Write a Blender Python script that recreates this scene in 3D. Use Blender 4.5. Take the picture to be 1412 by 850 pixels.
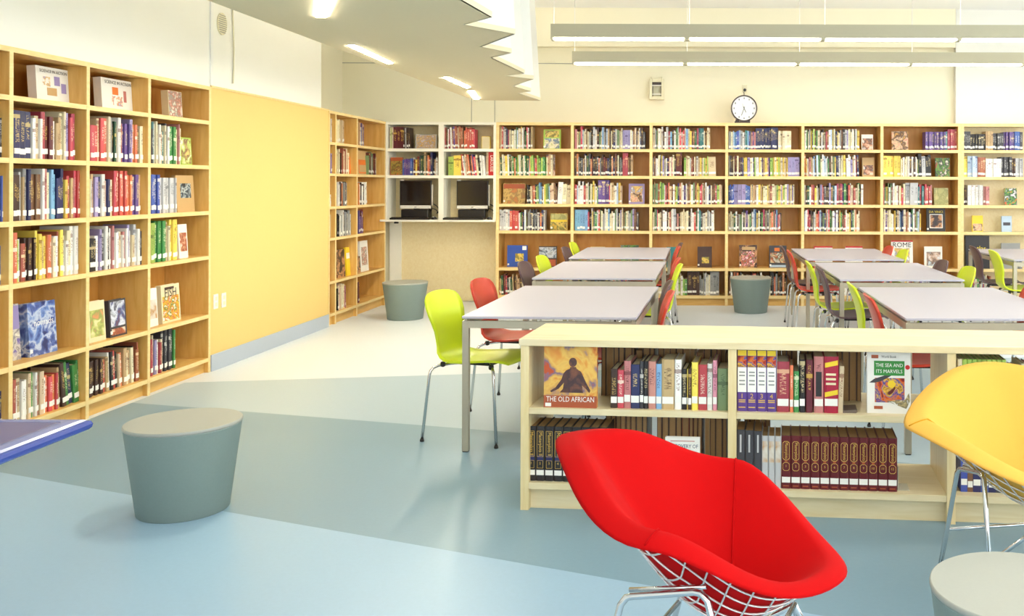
import bpy, math, random
from mathutils import Vector, Matrix

# ------------------------------------------------------------------ clean
for o in list(bpy.data.objects):
    bpy.data.objects.remove(o, do_unlink=True)
scene = bpy.context.scene
COL = scene.collection
R = math.radians

# ------------------------------------------------------------------ camera
F, PX, PY, CH = 1300.0, 965.0, 255.0, 1.415       # focal in px of a 1412x850 frame, principal point, eye height
cam_d = bpy.data.cameras.new('camera'); cam = bpy.data.objects.new('camera', cam_d); COL.objects.link(cam)
cam.location = (0, 0, CH)
cam.rotation_euler = (Matrix.Rotation(R(90), 3, 'X') @ Matrix.Rotation(R(0.17), 3, 'Z')).to_euler()
cam_d.sensor_width = 36.0; cam_d.lens = F / 1412 * 36
cam_d.shift_x = -(PX - 706) / 1412; cam_d.shift_y = -(425 - PY) / 1412
cam_d.clip_start = 0.05; cam_d.clip_end = 100
scene.camera = cam

# ------------------------------------------------------------------ world, daylight, exposure
world = bpy.data.worlds.new('sky'); scene.world = world; world.use_nodes = True
bg = world.node_tree.nodes['Background']; bg.inputs[0].default_value = (0.72, 0.85, 1.0, 1); bg.inputs[1].default_value = 1.0
vs = scene.view_settings
vs.view_transform = 'Standard'; vs.look = 'None'; vs.exposure = 0.42; vs.gamma = 1.0
try: vs.use_curve_mapping = False
except Exception: pass

def area(name, loc, rot, sx, sy, power, col):
    d = bpy.data.lights.new(name, 'AREA'); d.shape = 'RECTANGLE'; d.size = sx; d.size_y = sy
    d.energy = power; d.color = col
    o = bpy.data.objects.new(name, d); o.location = loc; o.rotation_euler = rot; COL.objects.link(o); return o
DAY = (1.0, 0.99, 0.965)
for yy, pw in ((-0.6, 50), (2.3, 60), (5.2, 60), (8.1, 50)):                       # daylight through the four windows of the right wall
    area('window_daylight', (6.12, yy, 1.95), (0, R(90), 0), 2.0, 2.3, pw, DAY)
for xx in (-1.6, 1.4, 4.4):                            # and through the three windows of the wall behind the camera
    area('window_daylight', (xx, -2.92, 1.95), (R(90), 0, 0), 2.3, 2.0, 36, DAY)

# ------------------------------------------------------------------ helpers
def lin(c):
    r = []
    for v in c[:3]:
        v = v / 255.0
        r.append(v / 12.92 if v <= 0.04045 else ((v + 0.055) / 1.055) ** 2.4)
    return (r[0], r[1], r[2], 1.0)

def P(px, py, d):                                        # picture point + depth -> world point
    return Vector(((px - PX) / F * d, d, CH + (PY - py) / F * d))
def G(px, py):                                           # picture point -> floor point
    d = CH * F / (py - PY)
    return ((px - PX) / F * d, d)

class MB:
    def __init__(s): s.v = []; s.f = []; s.m = []; s.uv = []; s.sm = []
    def face(s, idx, mi=0, uv=None, smooth=False):
        s.f.append(tuple(idx)); s.m.append(mi); s.uv.append(uv); s.sm.append(smooth)
    def box(s, x0, x1, y0, y1, z0, z1, mi=0):
        b = len(s.v)
        s.v += [(x0,y0,z0),(x1,y0,z0),(x1,y1,z0),(x0,y1,z0),(x0,y0,z1),(x1,y0,z1),(x1,y1,z1),(x0,y1,z1)]
        for q in ((3,2,1,0),(4,5,6,7),(0,1,5,4),(1,2,6,5),(2,3,7,6),(3,0,4,7)):
            s.face([b+i for i in q], mi)
        return s
    def prism(s, poly, z0, z1, mi=0):                     # poly counter-clockwise in xy
        b = len(s.v); n = len(poly)
        s.v += [(p[0],p[1],z0) for p in poly] + [(p[0],p[1],z1) for p in poly]
        s.face([b+i for i in range(n-1,-1,-1)], mi); s.face([b+n+i for i in range(n)], mi)
        for i in range(n):
            j = (i+1) % n; s.face((b+i,b+j,b+n+j,b+n+i), mi)
        return s
    def plate(s, poly, y0, y1, mi=0):                     # poly in xz, counter-clockwise seen from -y
        b = len(s.v); n = len(poly)
        s.v += [(p[0],y0,p[1]) for p in poly] + [(p[0],y1,p[1]) for p in poly]
        s.face([b+i for i in range(n)], mi); s.face([b+n+i for i in range(n-1,-1,-1)], mi)
        for i in range(n):
            j = (i+1) % n; s.face((b+j,b+i,b+n+i,b+n+j), mi)
        return s
    def ring(s, outer, inner, y0, y1, mi=0):              # frame between two xz outlines of equal length
        n = len(outer); b = len(s.v)
        for q in (outer, inner):
            s.v += [(p[0],y0,p[1]) for p in q]
        for q in (outer, inner):
            s.v += [(p[0],y1,p[1]) for p in q]
        for i in range(n):
            j = (i+1) % n
            s.face((b+i,b+j,b+n+j,b+n+i), mi)
            s.face((b+j,b+i,b+2*n+i,b+2*n+j), mi)
            s.face((b+n+i,b+n+j,b+3*n+j,b+3*n+i), mi)
        return s
    def lathe(s, prof, n=32, mi=0, smooth=True, cx=0, cy=0):
        b = len(s.v); k = len(prof)
        for (r, z) in prof:
            for i in range(n):
                a = 2*math.pi*i/n; s.v.append((cx+r*math.cos(a), cy+r*math.sin(a), z))
        for q in range(k-1):
            for i in range(n):
                j = (i+1) % n; s.face((b+q*n+i, b+q*n+j, b+(q+1)*n+j, b+(q+1)*n+i), mi, None, smooth)
        s.face([b+i for i in range(n-1,-1,-1)], mi); s.face([b+(k-1)*n+i for i in range(n)], mi)
        return s
    def disc_y(s, cx, cz, r, y0, y1, n=40, mi=0):         # short cylinder with its axis along y
        return s.plate([(cx+r*math.cos(2*math.pi*i/n), cz+r*math.sin(2*math.pi*i/n)) for i in range(n)], y0, y1, mi)
    def tube(s, path, r, n=8, mi=0, closed=False):
        pts = [Vector(p) for p in path]; k = len(pts); b = len(s.v); up = None
        for i, p in enumerate(pts):
            if closed: t = pts[(i+1) % k] - pts[i-1]
            else: t = pts[min(i+1, k-1)] - pts[max(i-1, 0)]
            t = t.normalized()
            if up is None:
                up = t.cross(Vector((0,0,1)))
                if up.length < 0.05: up = t.cross(Vector((0,1,0)))
            up = (up - t*up.dot(t)).normalized(); w = t.cross(up)
            rr = r[i] if isinstance(r, (list, tuple)) else r
            for j in range(n):
                a = 2*math.pi*j/n; q = p + up*(rr*math.cos(a)) + w*(rr*math.sin(a)); s.v.append((q.x,q.y,q.z))
        for i in range(k if closed else k-1):
            i2 = (i+1) % k
            for j in range(n):
                j2 = (j+1) % n; s.face((b+i*n+j, b+i*n+j2, b+i2*n+j2, b+i2*n+j), mi, None, True)
        if not closed:
            s.face([b+j for j in range(n-1,-1,-1)], mi); s.face([b+(k-1)*n+j for j in range(n)], mi)
        return s
    def mesh(s, name, mats):
        me = bpy.data.meshes.new(name); me.from_pydata(s.v, [], s.f)
        for m in mats: me.materials.append(m)
        me.polygons.foreach_set('material_index', s.m)
        me.polygons.foreach_set('use_smooth', s.sm)
        if any(u is not None for u in s.uv):
            ul = me.uv_layers.new(name='UVMap'); k = 0
            for u, f in zip(s.uv, s.f):
                for i in range(len(f)):
                    ul.data[k].uv = u[i] if u is not None else (-5.0, 0.0)
                    k += 1
        me.update(); return me
    def build(s, name, mats, parent=None, bevel=0, seg=2):
        if not isinstance(mats, (list, tuple)): mats = [mats]
        return link(name, s.mesh(name, mats), parent, bevel, seg)

def link(name, me, parent=None, bevel=0, seg=2):
    o = bpy.data.objects.new(name, me); COL.objects.link(o)
    if parent is not None: o.parent = parent
    if bevel:
        b = o.modifiers.new('bevel', 'BEVEL'); b.width = bevel; b.segments = seg; b.limit_method = 'ANGLE'; b.angle_limit = R(40)
    return o
def tag(o, label=None, cat=None, group=None, kind=None):
    if label: o['label'] = label
    if cat: o['category'] = cat
    if group: o['group'] = group
    if kind: o['kind'] = kind
    return o
def empty(name, loc=(0,0,0), rot=(0,0,0), label=None, cat=None, group=None):
    o = bpy.data.objects.new(name, None); COL.objects.link(o); o.location = loc; o.rotation_euler = rot
    o.empty_display_size = 0.1
    return tag(o, label, cat, group)
def copy_tree(o, parent=None):
    c = o.copy(); COL.objects.link(c); c.parent = parent
    for ch in list(o.children): copy_tree(ch, c)
    return c

# ------------------------------------------------------------------ materials
MAT = {}
def newmat(name):
    m = bpy.data.materials.new(name); m.use_nodes = True; nt = m.node_tree
    b = nt.nodes['Principled BSDF']; MAT[name] = m
    return m, nt, b
def N(nt, typ, **kw):
    n = nt.nodes.new(typ)
    for k, v in kw.items():
        if isinstance(k, str) and hasattr(n, k): setattr(n, k, v)
    return n
def plain(name, rgb, rough=0.5, metal=0.0, spec=0.5, var=0.05, scale=40, bump=0.0, coat=0):
    m, nt, b = newmat(name); c = lin(rgb)
    tc = N(nt, 'ShaderNodeTexCoord'); no = N(nt, 'ShaderNodeTexNoise'); no.inputs['Scale'].default_value = scale; no.inputs['Detail'].default_value = 4
    nt.links.new(tc.outputs['Object'], no.inputs['Vector'])
    mx = N(nt, 'ShaderNodeMix'); mx.data_type = 'RGBA'
    mx.inputs[6].default_value = tuple(v*(1-var) for v in c[:3]) + (1,); mx.inputs[7].default_value = tuple(min(1, v*(1+var)) for v in c[:3]) + (1,)
    nt.links.new(no.outputs['Fac'], mx.inputs[0]); nt.links.new(mx.outputs[2], b.inputs['Base Color'])
    b.inputs['Roughness'].default_value = rough; b.inputs['Metallic'].default_value = metal
    b.inputs['Specular IOR Level'].default_value = spec
    if coat: b.inputs['Coat Weight'].default_value = coat; b.inputs['Coat Roughness'].default_value = 0.15
    if bump:
        bp = N(nt, 'ShaderNodeBump'); bp.inputs['Strength'].default_value = bump; bp.inputs['Distance'].default_value = 0.002
        nt.links.new(no.outputs['Fac'], bp.inputs['Height']); nt.links.new(bp.outputs['Normal'], b.inputs['Normal'])
    return m
def emit(name, rgb, strength):
    m, nt, b = newmat(name); c = lin(rgb)
    b.inputs['Base Color'].default_value = c; b.inputs['Emission Color'].default_value = c; b.inputs['Emission Strength'].default_value = strength
    return m
def wood(name, c1, c2, stretch=(1, 8, 8), scale=3.0, rough=0.42):
    m, nt, b = newmat(name)
    tc = N(nt, 'ShaderNodeTexCoord'); mp = N(nt, 'ShaderNodeMapping'); mp.inputs['Scale'].default_value = stretch
    nt.links.new(tc.outputs['Object'], mp.inputs['Vector'])
    no = N(nt, 'ShaderNodeTexNoise'); no.inputs['Scale'].default_value = scale; no.inputs['Detail'].default_value = 6; no.inputs['Distortion'].default_value = 0.6
    nt.links.new(mp.outputs[0], no.inputs['Vector'])
    cr = N(nt, 'ShaderNodeValToRGB'); cr.color_ramp.elements[0].position = 0.3; cr.color_ramp.elements[1].position = 0.72
    cr.color_ramp.elements[0].color = lin(c1); cr.color_ramp.elements[1].color = lin(c2)
    nt.links.new(no.outputs['Fac'], cr.inputs[0]); nt.links.new(cr.outputs[0], b.inputs['Base Color'])
    b.inputs['Roughness'].default_value = rough
    return m
def art(name, cols, scale=12, rough=0.35, seed=0.0):       # printed picture: blotches of the given colours
    m, nt, b = newmat(name)
    tc = N(nt, 'ShaderNodeTexCoord'); no = N(nt, 'ShaderNodeTexNoise'); no.noise_dimensions = '4D'
    no.inputs['Scale'].default_value = scale; no.inputs['Detail'].default_value = 3; no.inputs['W'].default_value = seed; no.inputs['Distortion'].default_value = 0.8
    nt.links.new(tc.outputs['Object'], no.inputs['Vector'])
    cr = N(nt, 'ShaderNodeValToRGB'); el = cr.color_ramp.elements
    n = len(cols); lo, hi = 0.34, 0.66
    el[0].position = lo; el[0].color = lin(cols[0]); el[1].position = hi; el[1].color = lin(cols[-1])
    for i in range(1, n-1):
        e = el.new(lo + (hi-lo)*i/(n-1)); e.color = lin(cols[i])
    nt.links.new(no.outputs['Fac'], cr.inputs[0]); nt.links.new(cr.outputs[0], b.inputs['Base Color'])
    b.inputs['Roughness'].default_value = rough
    return m

wood('birch', (213,164,84), (229,188,112), (1.2, 7, 7), 4)
wood('birch_upright', (211,162,82), (227,186,110), (7, 7, 1.0), 4)
wood('birch_back_bounce', (206,142,62), (222,166,84), (5, 5, 1.0), 3)  # warm bounce light inside the cases is worked into this colour
wood('birch_edge_lit', (234,202,136), (242,218,158), (2, 8, 8), 5)  # paler copy of the birch, with light on the front edges painted in
wood('pale_birch', (220,202,156), (232,218,182), (1.0, 9, 9), 4, 0.35)
wood('pale_birch_upright', (222,198,142), (236,218,172), (9, 9, 1.0), 4, 0.35)
wood('pale_ply', (234,214,164), (242,226,184), (5, 5, 4), 9, 0.5)
plain('wall_cream', (241,236,211), 0.75, var=0.012, scale=6)
plain('wall_white', (236,236,230), 0.7, var=0.012, scale=6)
plain('ceiling_white', (240,242,242), 0.8, var=0.01, scale=4)
plain('canopy_paint', (228,218,184), 0.7, var=0.02, scale=30)
plain('skirt_white', (234,234,226), 0.7, var=0.01, scale=8)
plain('yellow_panel', (230,198,124), 0.6, var=0.03, scale=60, bump=0.05)
plain('baseboard_blue', (176,186,200), 0.45, var=0.02)
def lino(name, rgb, rough):
    m, nt, b = newmat(name); c = lin(rgb)
    tc = N(nt, 'ShaderNodeTexCoord'); no = N(nt, 'ShaderNodeTexNoise'); no.inputs['Scale'].default_value = 55; no.inputs['Detail'].default_value = 8; no.inputs['Roughness'].default_value = 0.7
    n2 = N(nt, 'ShaderNodeTexNoise'); n2.inputs['Scale'].default_value = 1.3; n2.inputs['Detail'].default_value = 3
    nt.links.new(tc.outputs['Object'], no.inputs['Vector']); nt.links.new(tc.outputs['Object'], n2.inputs['Vector'])
    mx = N(nt, 'ShaderNodeMix'); mx.data_type = 'RGBA'
    mx.inputs[6].default_value = tuple(v*0.93 for v in c[:3]) + (1,); mx.inputs[7].default_value = tuple(min(1, v*1.07) for v in c[:3]) + (1,)
    nt.links.new(no.outputs['Fac'], mx.inputs[0]); nt.links.new(mx.outputs[2], b.inputs['Base Color'])
    mr = N(nt, 'ShaderNodeMapRange'); mr.inputs['To Min'].default_value = rough-0.012; mr.inputs['To Max'].default_value = rough+0.012
    nt.links.new(n2.outputs['Fac'], mr.inputs['Value']); nt.links.new(mr.outputs[0], b.inputs['Roughness'])
    return m
lino('lino_pale', (216,224,232), 0.36)
lino('lino_light', (172,192,204), 0.36)
lino('lino_mid', (128,158,175), 0.37)
lino('lino_blue', (156,187,210), 0.38)
plain('steel', (182,172,152), 0.38, metal=0.5, var=0.04)
plain('chrome', (215,215,215), 0.14, metal=1.0, var=0.01)
plain('white_wire', (232,226,220), 0.25, metal=0.6, var=0.01)
plain('table_laminate', (184,180,193), 0.38, var=0.012, scale=90)
plain('lime_shell', (206,222,34), 0.32, var=0.02, scale=8)
plain('red_shell', (200,62,40), 0.32, var=0.02, scale=8)
plain('plum_shell', (92,68,72), 0.35, var=0.03, scale=8)
plain('black_rubber', (28,26,26), 0.6)
plain('red_fabric', (184,2,5), 0.9, spec=0.15, var=0.05, scale=350, bump=0.12)
plain('red_seam', (176,6,10), 0.9, spec=0.1)
plain('yellow_fabric', (222,171,78), 0.9, spec=0.15, var=0.05, scale=350, bump=0.12)
plain('yellow_seam', (204,150,42), 0.9, spec=0.1)
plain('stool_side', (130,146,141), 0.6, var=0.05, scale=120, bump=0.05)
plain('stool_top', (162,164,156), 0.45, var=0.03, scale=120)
plain('blue_edge', (50,70,150), 0.25, var=0.02)
plain('blue_edge_highlight', (130,140,188), 0.22, var=0.02)  # highlight along the table edge, put in as colour
plain('blue_top', (110,106,150), 0.3, var=0.03)
plain('plastic_black', (26,23,24), 0.35)
plain('screen_black', (20,15,16), 0.12, spec=0.6)
plain('plastic_silver', (226,222,212), 0.35)
plain('plastic_white', (236,234,224), 0.4)
plain('plastic_ivory', (226,220,190), 0.45)
plain('fixture_grey', (182,176,150), 0.6, var=0.02)
plain('clock_rim', (58,44,40), 0.35)
plain('clock_face', (244,244,246), 0.4)
plain('ink', (40,36,38), 0.5)
plain('gold', (222,182,84), 0.4)
plain('paper', (226,212,180), 0.8, var=0.06, scale=200)
plain('paper_aged', (176,140,96), 0.8, var=0.12, scale=200)
plain('sticker', (243,242,236), 0.5, var=0.01)
plain('grille_grey', (160,160,150), 0.6)
plain('window_frame_white', (232,232,230), 0.4)
plain('bookend_grey', (120,108,100), 0.4, metal=0.6)
plain('clear_plastic', (200,196,176), 0.2)
emit('tube_light', (255,247,226), 12.5)
emit('slot_light', (255,246,222), 135.0)
emit('added_fill_strip', (255,246,226), 17.0)  # glow of the strips added out of sight on the canopy
emit('up_light', (255,248,230), 12.0)

PAL = {  # book cloth and print colours
 'white':((238,236,230),(120,70,60)), 'cream':((230,218,180),(110,80,60)), 'tan':((200,164,112),(80,50,30)),
 'brown':((122,80,50),(220,190,120)), 'dark brown':((70,44,36),(215,180,100)), 'black':((34,30,32),(220,200,150)),
 'charcoal':((64,62,68),(215,212,205)), 'grey':((150,150,148),(60,60,70)), 'silver':((192,192,194),(80,80,90)),
 'red':((202,30,30),(245,235,215)), 'crimson':((166,26,58),(235,190,150)), 'maroon':((96,14,24),(220,180,80)),
 'orange':((226,118,40),(250,240,220)), 'yellow':((236,204,44),(120,50,30)), 'lime':((160,196,70),(40,70,30)),
 'green':((52,138,58),(235,235,200)), 'dark green':((30,80,54),(225,200,120)), 'teal':((48,124,128),(235,235,225)),
 'sky blue':((112,168,212),(30,50,110)), 'blue':((38,78,172),(240,235,220)), 'navy':((34,38,92),(225,200,130)),
 'purple':((92,62,142),(235,215,150)), 'lavender':((152,138,190),(60,40,90)), 'pink':((222,138,156),(110,30,60)),
 'rose':((188,112,108),(90,30,40)), 'sage':((112,140,92),(60,80,50)), 'beige':((214,190,150),(120,60,40)),
 'pale blue':((182,202,222),(60,80,140)), 'rust':((170,82,44),(245,225,180)),
}
PNAMES = list(PAL)
def bookmat(name, base, pr):
    m, nt, b = newmat('book_' + name.replace(' ', '_'))
    L = nt.links.new
    uv = N(nt, 'ShaderNodeUVMap'); uv.uv_map = 'UVMap'; sp = N(nt, 'ShaderNodeSeparateXYZ'); L(uv.outputs[0], sp.inputs[0])
    def M(op, a, b_=None, c=None):
        n = N(nt, 'ShaderNodeMath'); n.operation = op
        for i, x in enumerate((a, b_, c)):
            if x is None: continue
            if isinstance(x, (int, float)): n.inputs[i].default_value = x
            else: L(x, n.inputs[i])
        return n.outputs[0]
    u, v = sp.outputs[0], sp.outputs[1]
    k = M('FLOOR', v); fv = M('FRACT', v)
    wn = N(nt, 'ShaderNodeTexWhiteNoise'); wn.noise_dimensions = '1D'; L(k, wn.inputs['W'])
    sc = N(nt, 'ShaderNodeSeparateColor'); L(wn.outputs['Color'], sc.inputs[0]); r1, r2, r3 = sc.outputs
    cv = N(nt, 'ShaderNodeCombineXYZ'); L(M('MULTIPLY', u, 2.6), cv.inputs[0]); L(M('MULTIPLY', v, 52.0), cv.inputs[1])
    no = N(nt, 'ShaderNodeTexNoise'); no.inputs['Scale'].default_value = 1.0; no.inputs['Detail'].default_value = 1.5; L(cv.outputs[0], no.inputs['Vector'])
    letters = M('GREATER_THAN', no.outputs['Fac'], 0.53)
    inu = M('LESS_THAN', M('ABSOLUTE', M('SUBTRACT', u, 0.5)), M('MULTIPLY_ADD', r1, 0.14, 0.18))
    inv = M('LESS_THAN', M('ABSOLUTE', M('SUBTRACT', fv, M('MULTIPLY_ADD', r2, 0.12, 0.56))), M('MULTIPLY_ADD', r3, 0.14, 0.14))
    txt = M('MULTIPLY', M('MULTIPLY', letters, inu), inv)
    onface = M('GREATER_THAN', u, -1.0)
    band = M('LESS_THAN', M('ABSOLUTE', M('SUBTRACT', fv, M('MULTIPLY_ADD', r1, 0.3, 0.64))), M('MULTIPLY', M('GREATER_THAN', r3, 0.55), 0.04))
    fac = M('MULTIPLY', M('MAXIMUM', M('MULTIPLY', txt, 0.7), M('MULTIPLY', band, 0.7)), onface)
    hs = N(nt, 'ShaderNodeHueSaturation'); hs.inputs['Color'].default_value = lin(base)
    L(M('MULTIPLY_ADD', r1, 0.03, 0.485), hs.inputs['Hue']); L(M('MULTIPLY_ADD', r2, 0.35, 0.8), hs.inputs['Value']); hs.inputs['Saturation'].default_value = 0.9
    mx = N(nt, 'ShaderNodeMix'); mx.data_type = 'RGBA'; L(fac, mx.inputs[0]); L(hs.outputs[0], mx.inputs[6]); mx.inputs[7].default_value = lin(pr)
    L(mx.outputs[2], b.inputs['Base Color']); b.inputs['Roughness'].default_value = 0.42
    return m
BM = {n: bookmat(n, *PAL[n]) for n in PNAMES}
FLAT = {n: plain('flat_' + n.replace(' ', '_'), PAL[n][0], 0.42, var=0.03) for n in PNAMES}

# ------------------------------------------------------------------ lettering (built-in font turned into meshes)
TXT = {}
def text_mesh(body, mat, w=None, h=None, depth=0.0006, fit=True):
    """flat lettering in the xz plane, centred, facing -y, fitted to w x h"""
    if body not in TXT:
        c = bpy.data.curves.new('lettering', 'FONT'); c.body = body; c.align_x = 'LEFT'; c.resolution_u = 2
        t = bpy.data.objects.new('lettering', c); COL.objects.link(t)
        dg = bpy.context.evaluated_depsgraph_get(); ev = t.evaluated_get(dg); me = ev.to_mesh()
        vv = [tuple(v.co) for v in me.vertices]; ff = [tuple(p.vertices) for p in me.polygons]
        ev.to_mesh_clear(); bpy.data.objects.remove(t, do_unlink=True)
        xs = [p[0] for p in vv]; ys = [p[1] for p in vv]
        x0, x1, y0, y1 = min(xs), max(xs), min(ys), max(ys)
        TXT[body] = ([((p[0]-x0)/(x1-x0)-0.5, (p[1]-y0)/(y1-y0)-0.5) for p in vv], ff, (x1-x0)/(y1-y0))
    vv, ff, asp = TXT[body]
    if w is None: w = h*asp
    if h is None: h = w/asp
    me = bpy.data.meshes.new('lettering'); me.from_pydata([(p[0]*w, -depth, p[1]*h) for p in vv], [], ff)
    me.materials.append(MAT[mat]); me.update(); return me
def put_text(parent, body, mat, loc, w=None, h=None, vert=False, name='title'):
    o = link(name, text_mesh(body, mat, w, h), parent); o.location = loc
    if vert: o.rotation_euler = (0, R(90), 0)            # reads from top to bottom
    return o
for s_ in ('Masterplots', 'Masterplots II', 'THE OLD AFRICAN', 'THE SEA AND', 'ITS MARVELS'):
    text_mesh(s_, 'gold', 1, 1)

# ------------------------------------------------------------------ the room
LX, BY, RX, NY, CZ = -3.67, 11.02, 6.2, -3.0, 3.52        # left shelf face, back shelf face, right wall, near wall, ceiling
def struct(name, mb, mat, bevel=0):
    o = mb.build(name, MAT[mat] if isinstance(mat, str) else [MAT[m] for m in mat], None, bevel); o['kind'] = 'structure'; return o

floor = struct('floor', MB().box(-4.6, RX+0.2, NY-0.2, 11.9, -0.1, 0.0), 'lino_pale')
l1 = (G(259.6,530), G(715,515)); l2 = (G(180,558), G(715,598)); l3 = (G(0,654.5), G(740,781.5))
def yat(l, x):
    (x0,y0),(x1,y1) = l; return y0 + (x-x0)*(y1-y0)/(x1-x0)
xa, xb = LX+0.02, RX
def inlay(label, mat, lo, hi, zz):
    pl = [(xa, lo(xa)), (xb, lo(xb)), (xb, hi(xb)), (xa, hi(xa))]
    o = MB().prism(pl, -0.004, zz).build('floor_inlay', MAT[mat], floor); o['label'] = label
    return o
inlay('light grey-blue linoleum band', 'lino_light', lambda x: yat(l2,x), lambda x: yat(l1,x), 0.0008)
inlay('darker grey-blue linoleum wedge', 'lino_mid', lambda x: max(NY, yat(l3,x)), lambda x: yat(l2,x), 0.0010)
inlay('pale blue linoleum field', 'lino_blue', lambda x: NY, lambda x: max(NY, yat(l3,x)), 0.0008)

struct('ceiling', MB().box(-4.6, RX+0.2, NY-0.2, 11.9, CZ, CZ+0.1), 'ceiling_white')
# left side: shelves are built in, white boards above them stand flush with their faces
PD0, PD1 = 7.07, 9.32                                    # yellow panel between the two left bookcases
struct('wall_left', MB().box(-4.6, LX-0.36, NY-0.2, 9.14, 0, CZ), 'wall_cream')
wlu = struct('wall_left_upper', MB().box(LX-0.36, LX, NY-0.2, 7.06, 2.1405, CZ).box(LX-0.36, LX, NY-0.2, 4.36, 0.0, 2.15), 'wall_white')
b2 = MB().box(LX-0.36, LX, 7.075, 7.36, 2.15, CZ); b2.build('wall_pier', MAT['wall_white'], wlu)
b2 = MB().box(LX-0.36, LX-0.004, 7.368, 9.14, 2.15, CZ); b2.build('wall_board', MAT['wall_white'], wlu)
MB().box(LX-0.002, LX+0.012, 7.05, 7.085, 2.16, CZ).build('corner_strip', MAT['window_frame_white'], wlu)
MB().tube([(LX+0.004, 7.40+0.012*math.sin(i*0.9), 2.2+i*0.13) for i in range(10)], 0.006, 6).build('conduit', MAT['plastic_ivory'], wlu)
struct('wall_left_recess', MB().box(-4.75, -4.31, 9.14, 11.9, 0, CZ).box(-4.31, LX-0.34, 9.145, 9.20, 2.15, CZ).box(-4.31, LX-0.34, 9.14, 11.6, 0, 2.14), 'wall_cream')
pan = struct('wall_panel_left', MB().box(LX-0.36, LX, PD0+0.002, PD1-0.002, 0.0, 2.135), 'yellow_panel')
MB().box(LX-0.36, LX+0.006, PD0+0.002, PD1-0.002, 2.135, 2.15).build('panel_cap', MAT['birch_edge_lit'], pan)
bbd = struct('baseboard_left', MB().box(LX, LX+0.012, PD0+0.004, PD1-0.004, 0.0, 0.125), 'baseboard_blue', 0.004)
# back wall
bw = struct('wall_back', MB().box(-4.6, RX+0.2, BY+0.34, 11.9, 0, CZ), 'wall_cream')
xs_ = (1323.6-PX)/118.0
MB().box(-4.31, xs_, BY+0.20, BY+0.335, 3.06, CZ).build('bulkhead', MAT['wall_cream'], bw)
MB().box(xs_+0.02, RX, BY+0.26, BY+0.335, 2.145, CZ).build('wall_step', MAT['wall_white'], bw)
MB().box(-4.31, xs_, BY+0.334, BY+0.342, 2.868, 2.876).build('rail_seam', MAT['grille_grey'], bw)
for px in (650, 682):
    x = (px-PX)/F*(BY+0.34); MB().box(x-0.003, x+0.003, BY+0.335, BY+0.342, 2.15, 2.868).build('board_joint', MAT['grille_grey'], bw)
# right wall and the wall behind the camera, with their windows
def window_wall(name, horizontal, spans, pos, lo, hi):
    """wall slab split round window openings; spans along the wall"""
    mb = MB(); cur = lo
    def slab(a, b, z0, z1):
        if horizontal: mb.box(a, b, pos, pos+0.2, z0, z1)
        else: mb.box(pos, pos+0.2, a, b, z0, z1)
    for a, b in spans:
        slab(cur, a, 0, CZ); slab(a, b, 0, 0.9); slab(a, b, 3.0, CZ); cur = b
    slab(cur, hi, 0, CZ)
    return struct(name, mb, 'wall_white')
ws = [(y-1.2, y+1.2) for y in (-0.6, 2.3, 5.2, 8.1)]
window_wall('wall_right', False, ws, RX, NY-0.2, 11.9)
wn_ = [(x-1.2, x+1.2) for x in (-1.6, 1.4, 4.4)]
window_wall('wall_near', True, wn_, NY-0.2, -4.6, RX+0.2)
plain('pane_bright', (214,226,238), 0.15)
wi = 0
for (a, b) in ws:
    wi += 1; mb = MB(); x0, x1 = RX+0.02, RX+0.08
    mb.box(x0,x1,a,a+0.06,0.9,3.0).box(x0,x1,b-0.06,b,0.9,3.0).box(x0,x1,a,b,0.9,0.96).box(x0,x1,a,b,2.94,3.0).box(x0,x1,(a+b)/2-0.025,(a+b)/2+0.025,0.9,3.0)
    o = struct('window_%d' % wi, mb, 'window_frame_white'); MB().box(x0+0.02,x0+0.03,a+0.05,b-0.05,0.95,2.95).build('pane', MAT['pane_bright'], o)
for (a, b) in wn_:
    wi += 1; mb = MB(); y0, y1 = NY-0.08, NY-0.02
    mb.box(a,a+0.06,y0,y1,0.9,3.0).box(b-0.06,b,y0,y1,0.9,3.0).box(a,b,y0,y1,0.9,0.96).box(a,b,y0,y1,2.94,3.0).box((a+b)/2-0.025,(a+b)/2+0.025,y0,y1,0.9,3.0)
    o = struct('window_%d' % wi, mb, 'window_frame_white'); MB().box(a+0.05,b-0.05,y0+0.02,y0+0.03,0.95,2.95).build('pane', MAT['pane_bright'], o)

# ------------------------------------------------------------------ ceiling canopy with folded skirt
CD = 0.864; cz = CH + CD
def cp(px, py):
    d = F*CD/(PY-py); return ((px-PX)/F*d, d)
zig = [(745,139.4),(714.4,129.2),(732,126.8),(707.6,119.6),(735.5,109.8),(697,105.4),(723,102),(677.6,80.5),(705,73.8),(663,65.6),(710,47.6),(640,35),(678,24.5)]
zp = [cp(*p) for p in zig] + [(-1.12,4.38),(-0.90,4.05),(-1.22,3.75),(-0.88,3.35),(-1.2,3.0),(-0.92,2.6)]
left_x = -2.325
can = empty('ceiling_canopy', (left_x, 2.6, cz), label='beige hanging ceiling canopy with white zigzag folded skirt', cat='ceiling canopy')
def loc2(p): return (p[0]-left_x, p[1]-2.6)
far_y = zp[0][1]
poly = [loc2((left_x, 2.6))] + [loc2(p) for p in reversed(zp)] + [loc2((left_x+0.10, far_y)), loc2((left_x, far_y-0.25))]
MB().prism(poly, 0.0, 0.03).build('soffit', MAT['canopy_paint'], can)
MB().box(0, 0.02, 0, far_y-0.25-2.6, 0.03, 0.09).build('side_lip', MAT['skirt_white'], can)
MB().box(0.10, zp[0][0]-left_x-0.02, far_y-2.625, far_y-2.605, 0.03, 0.09).build('end_lip', MAT['skirt_white'], can)
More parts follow.
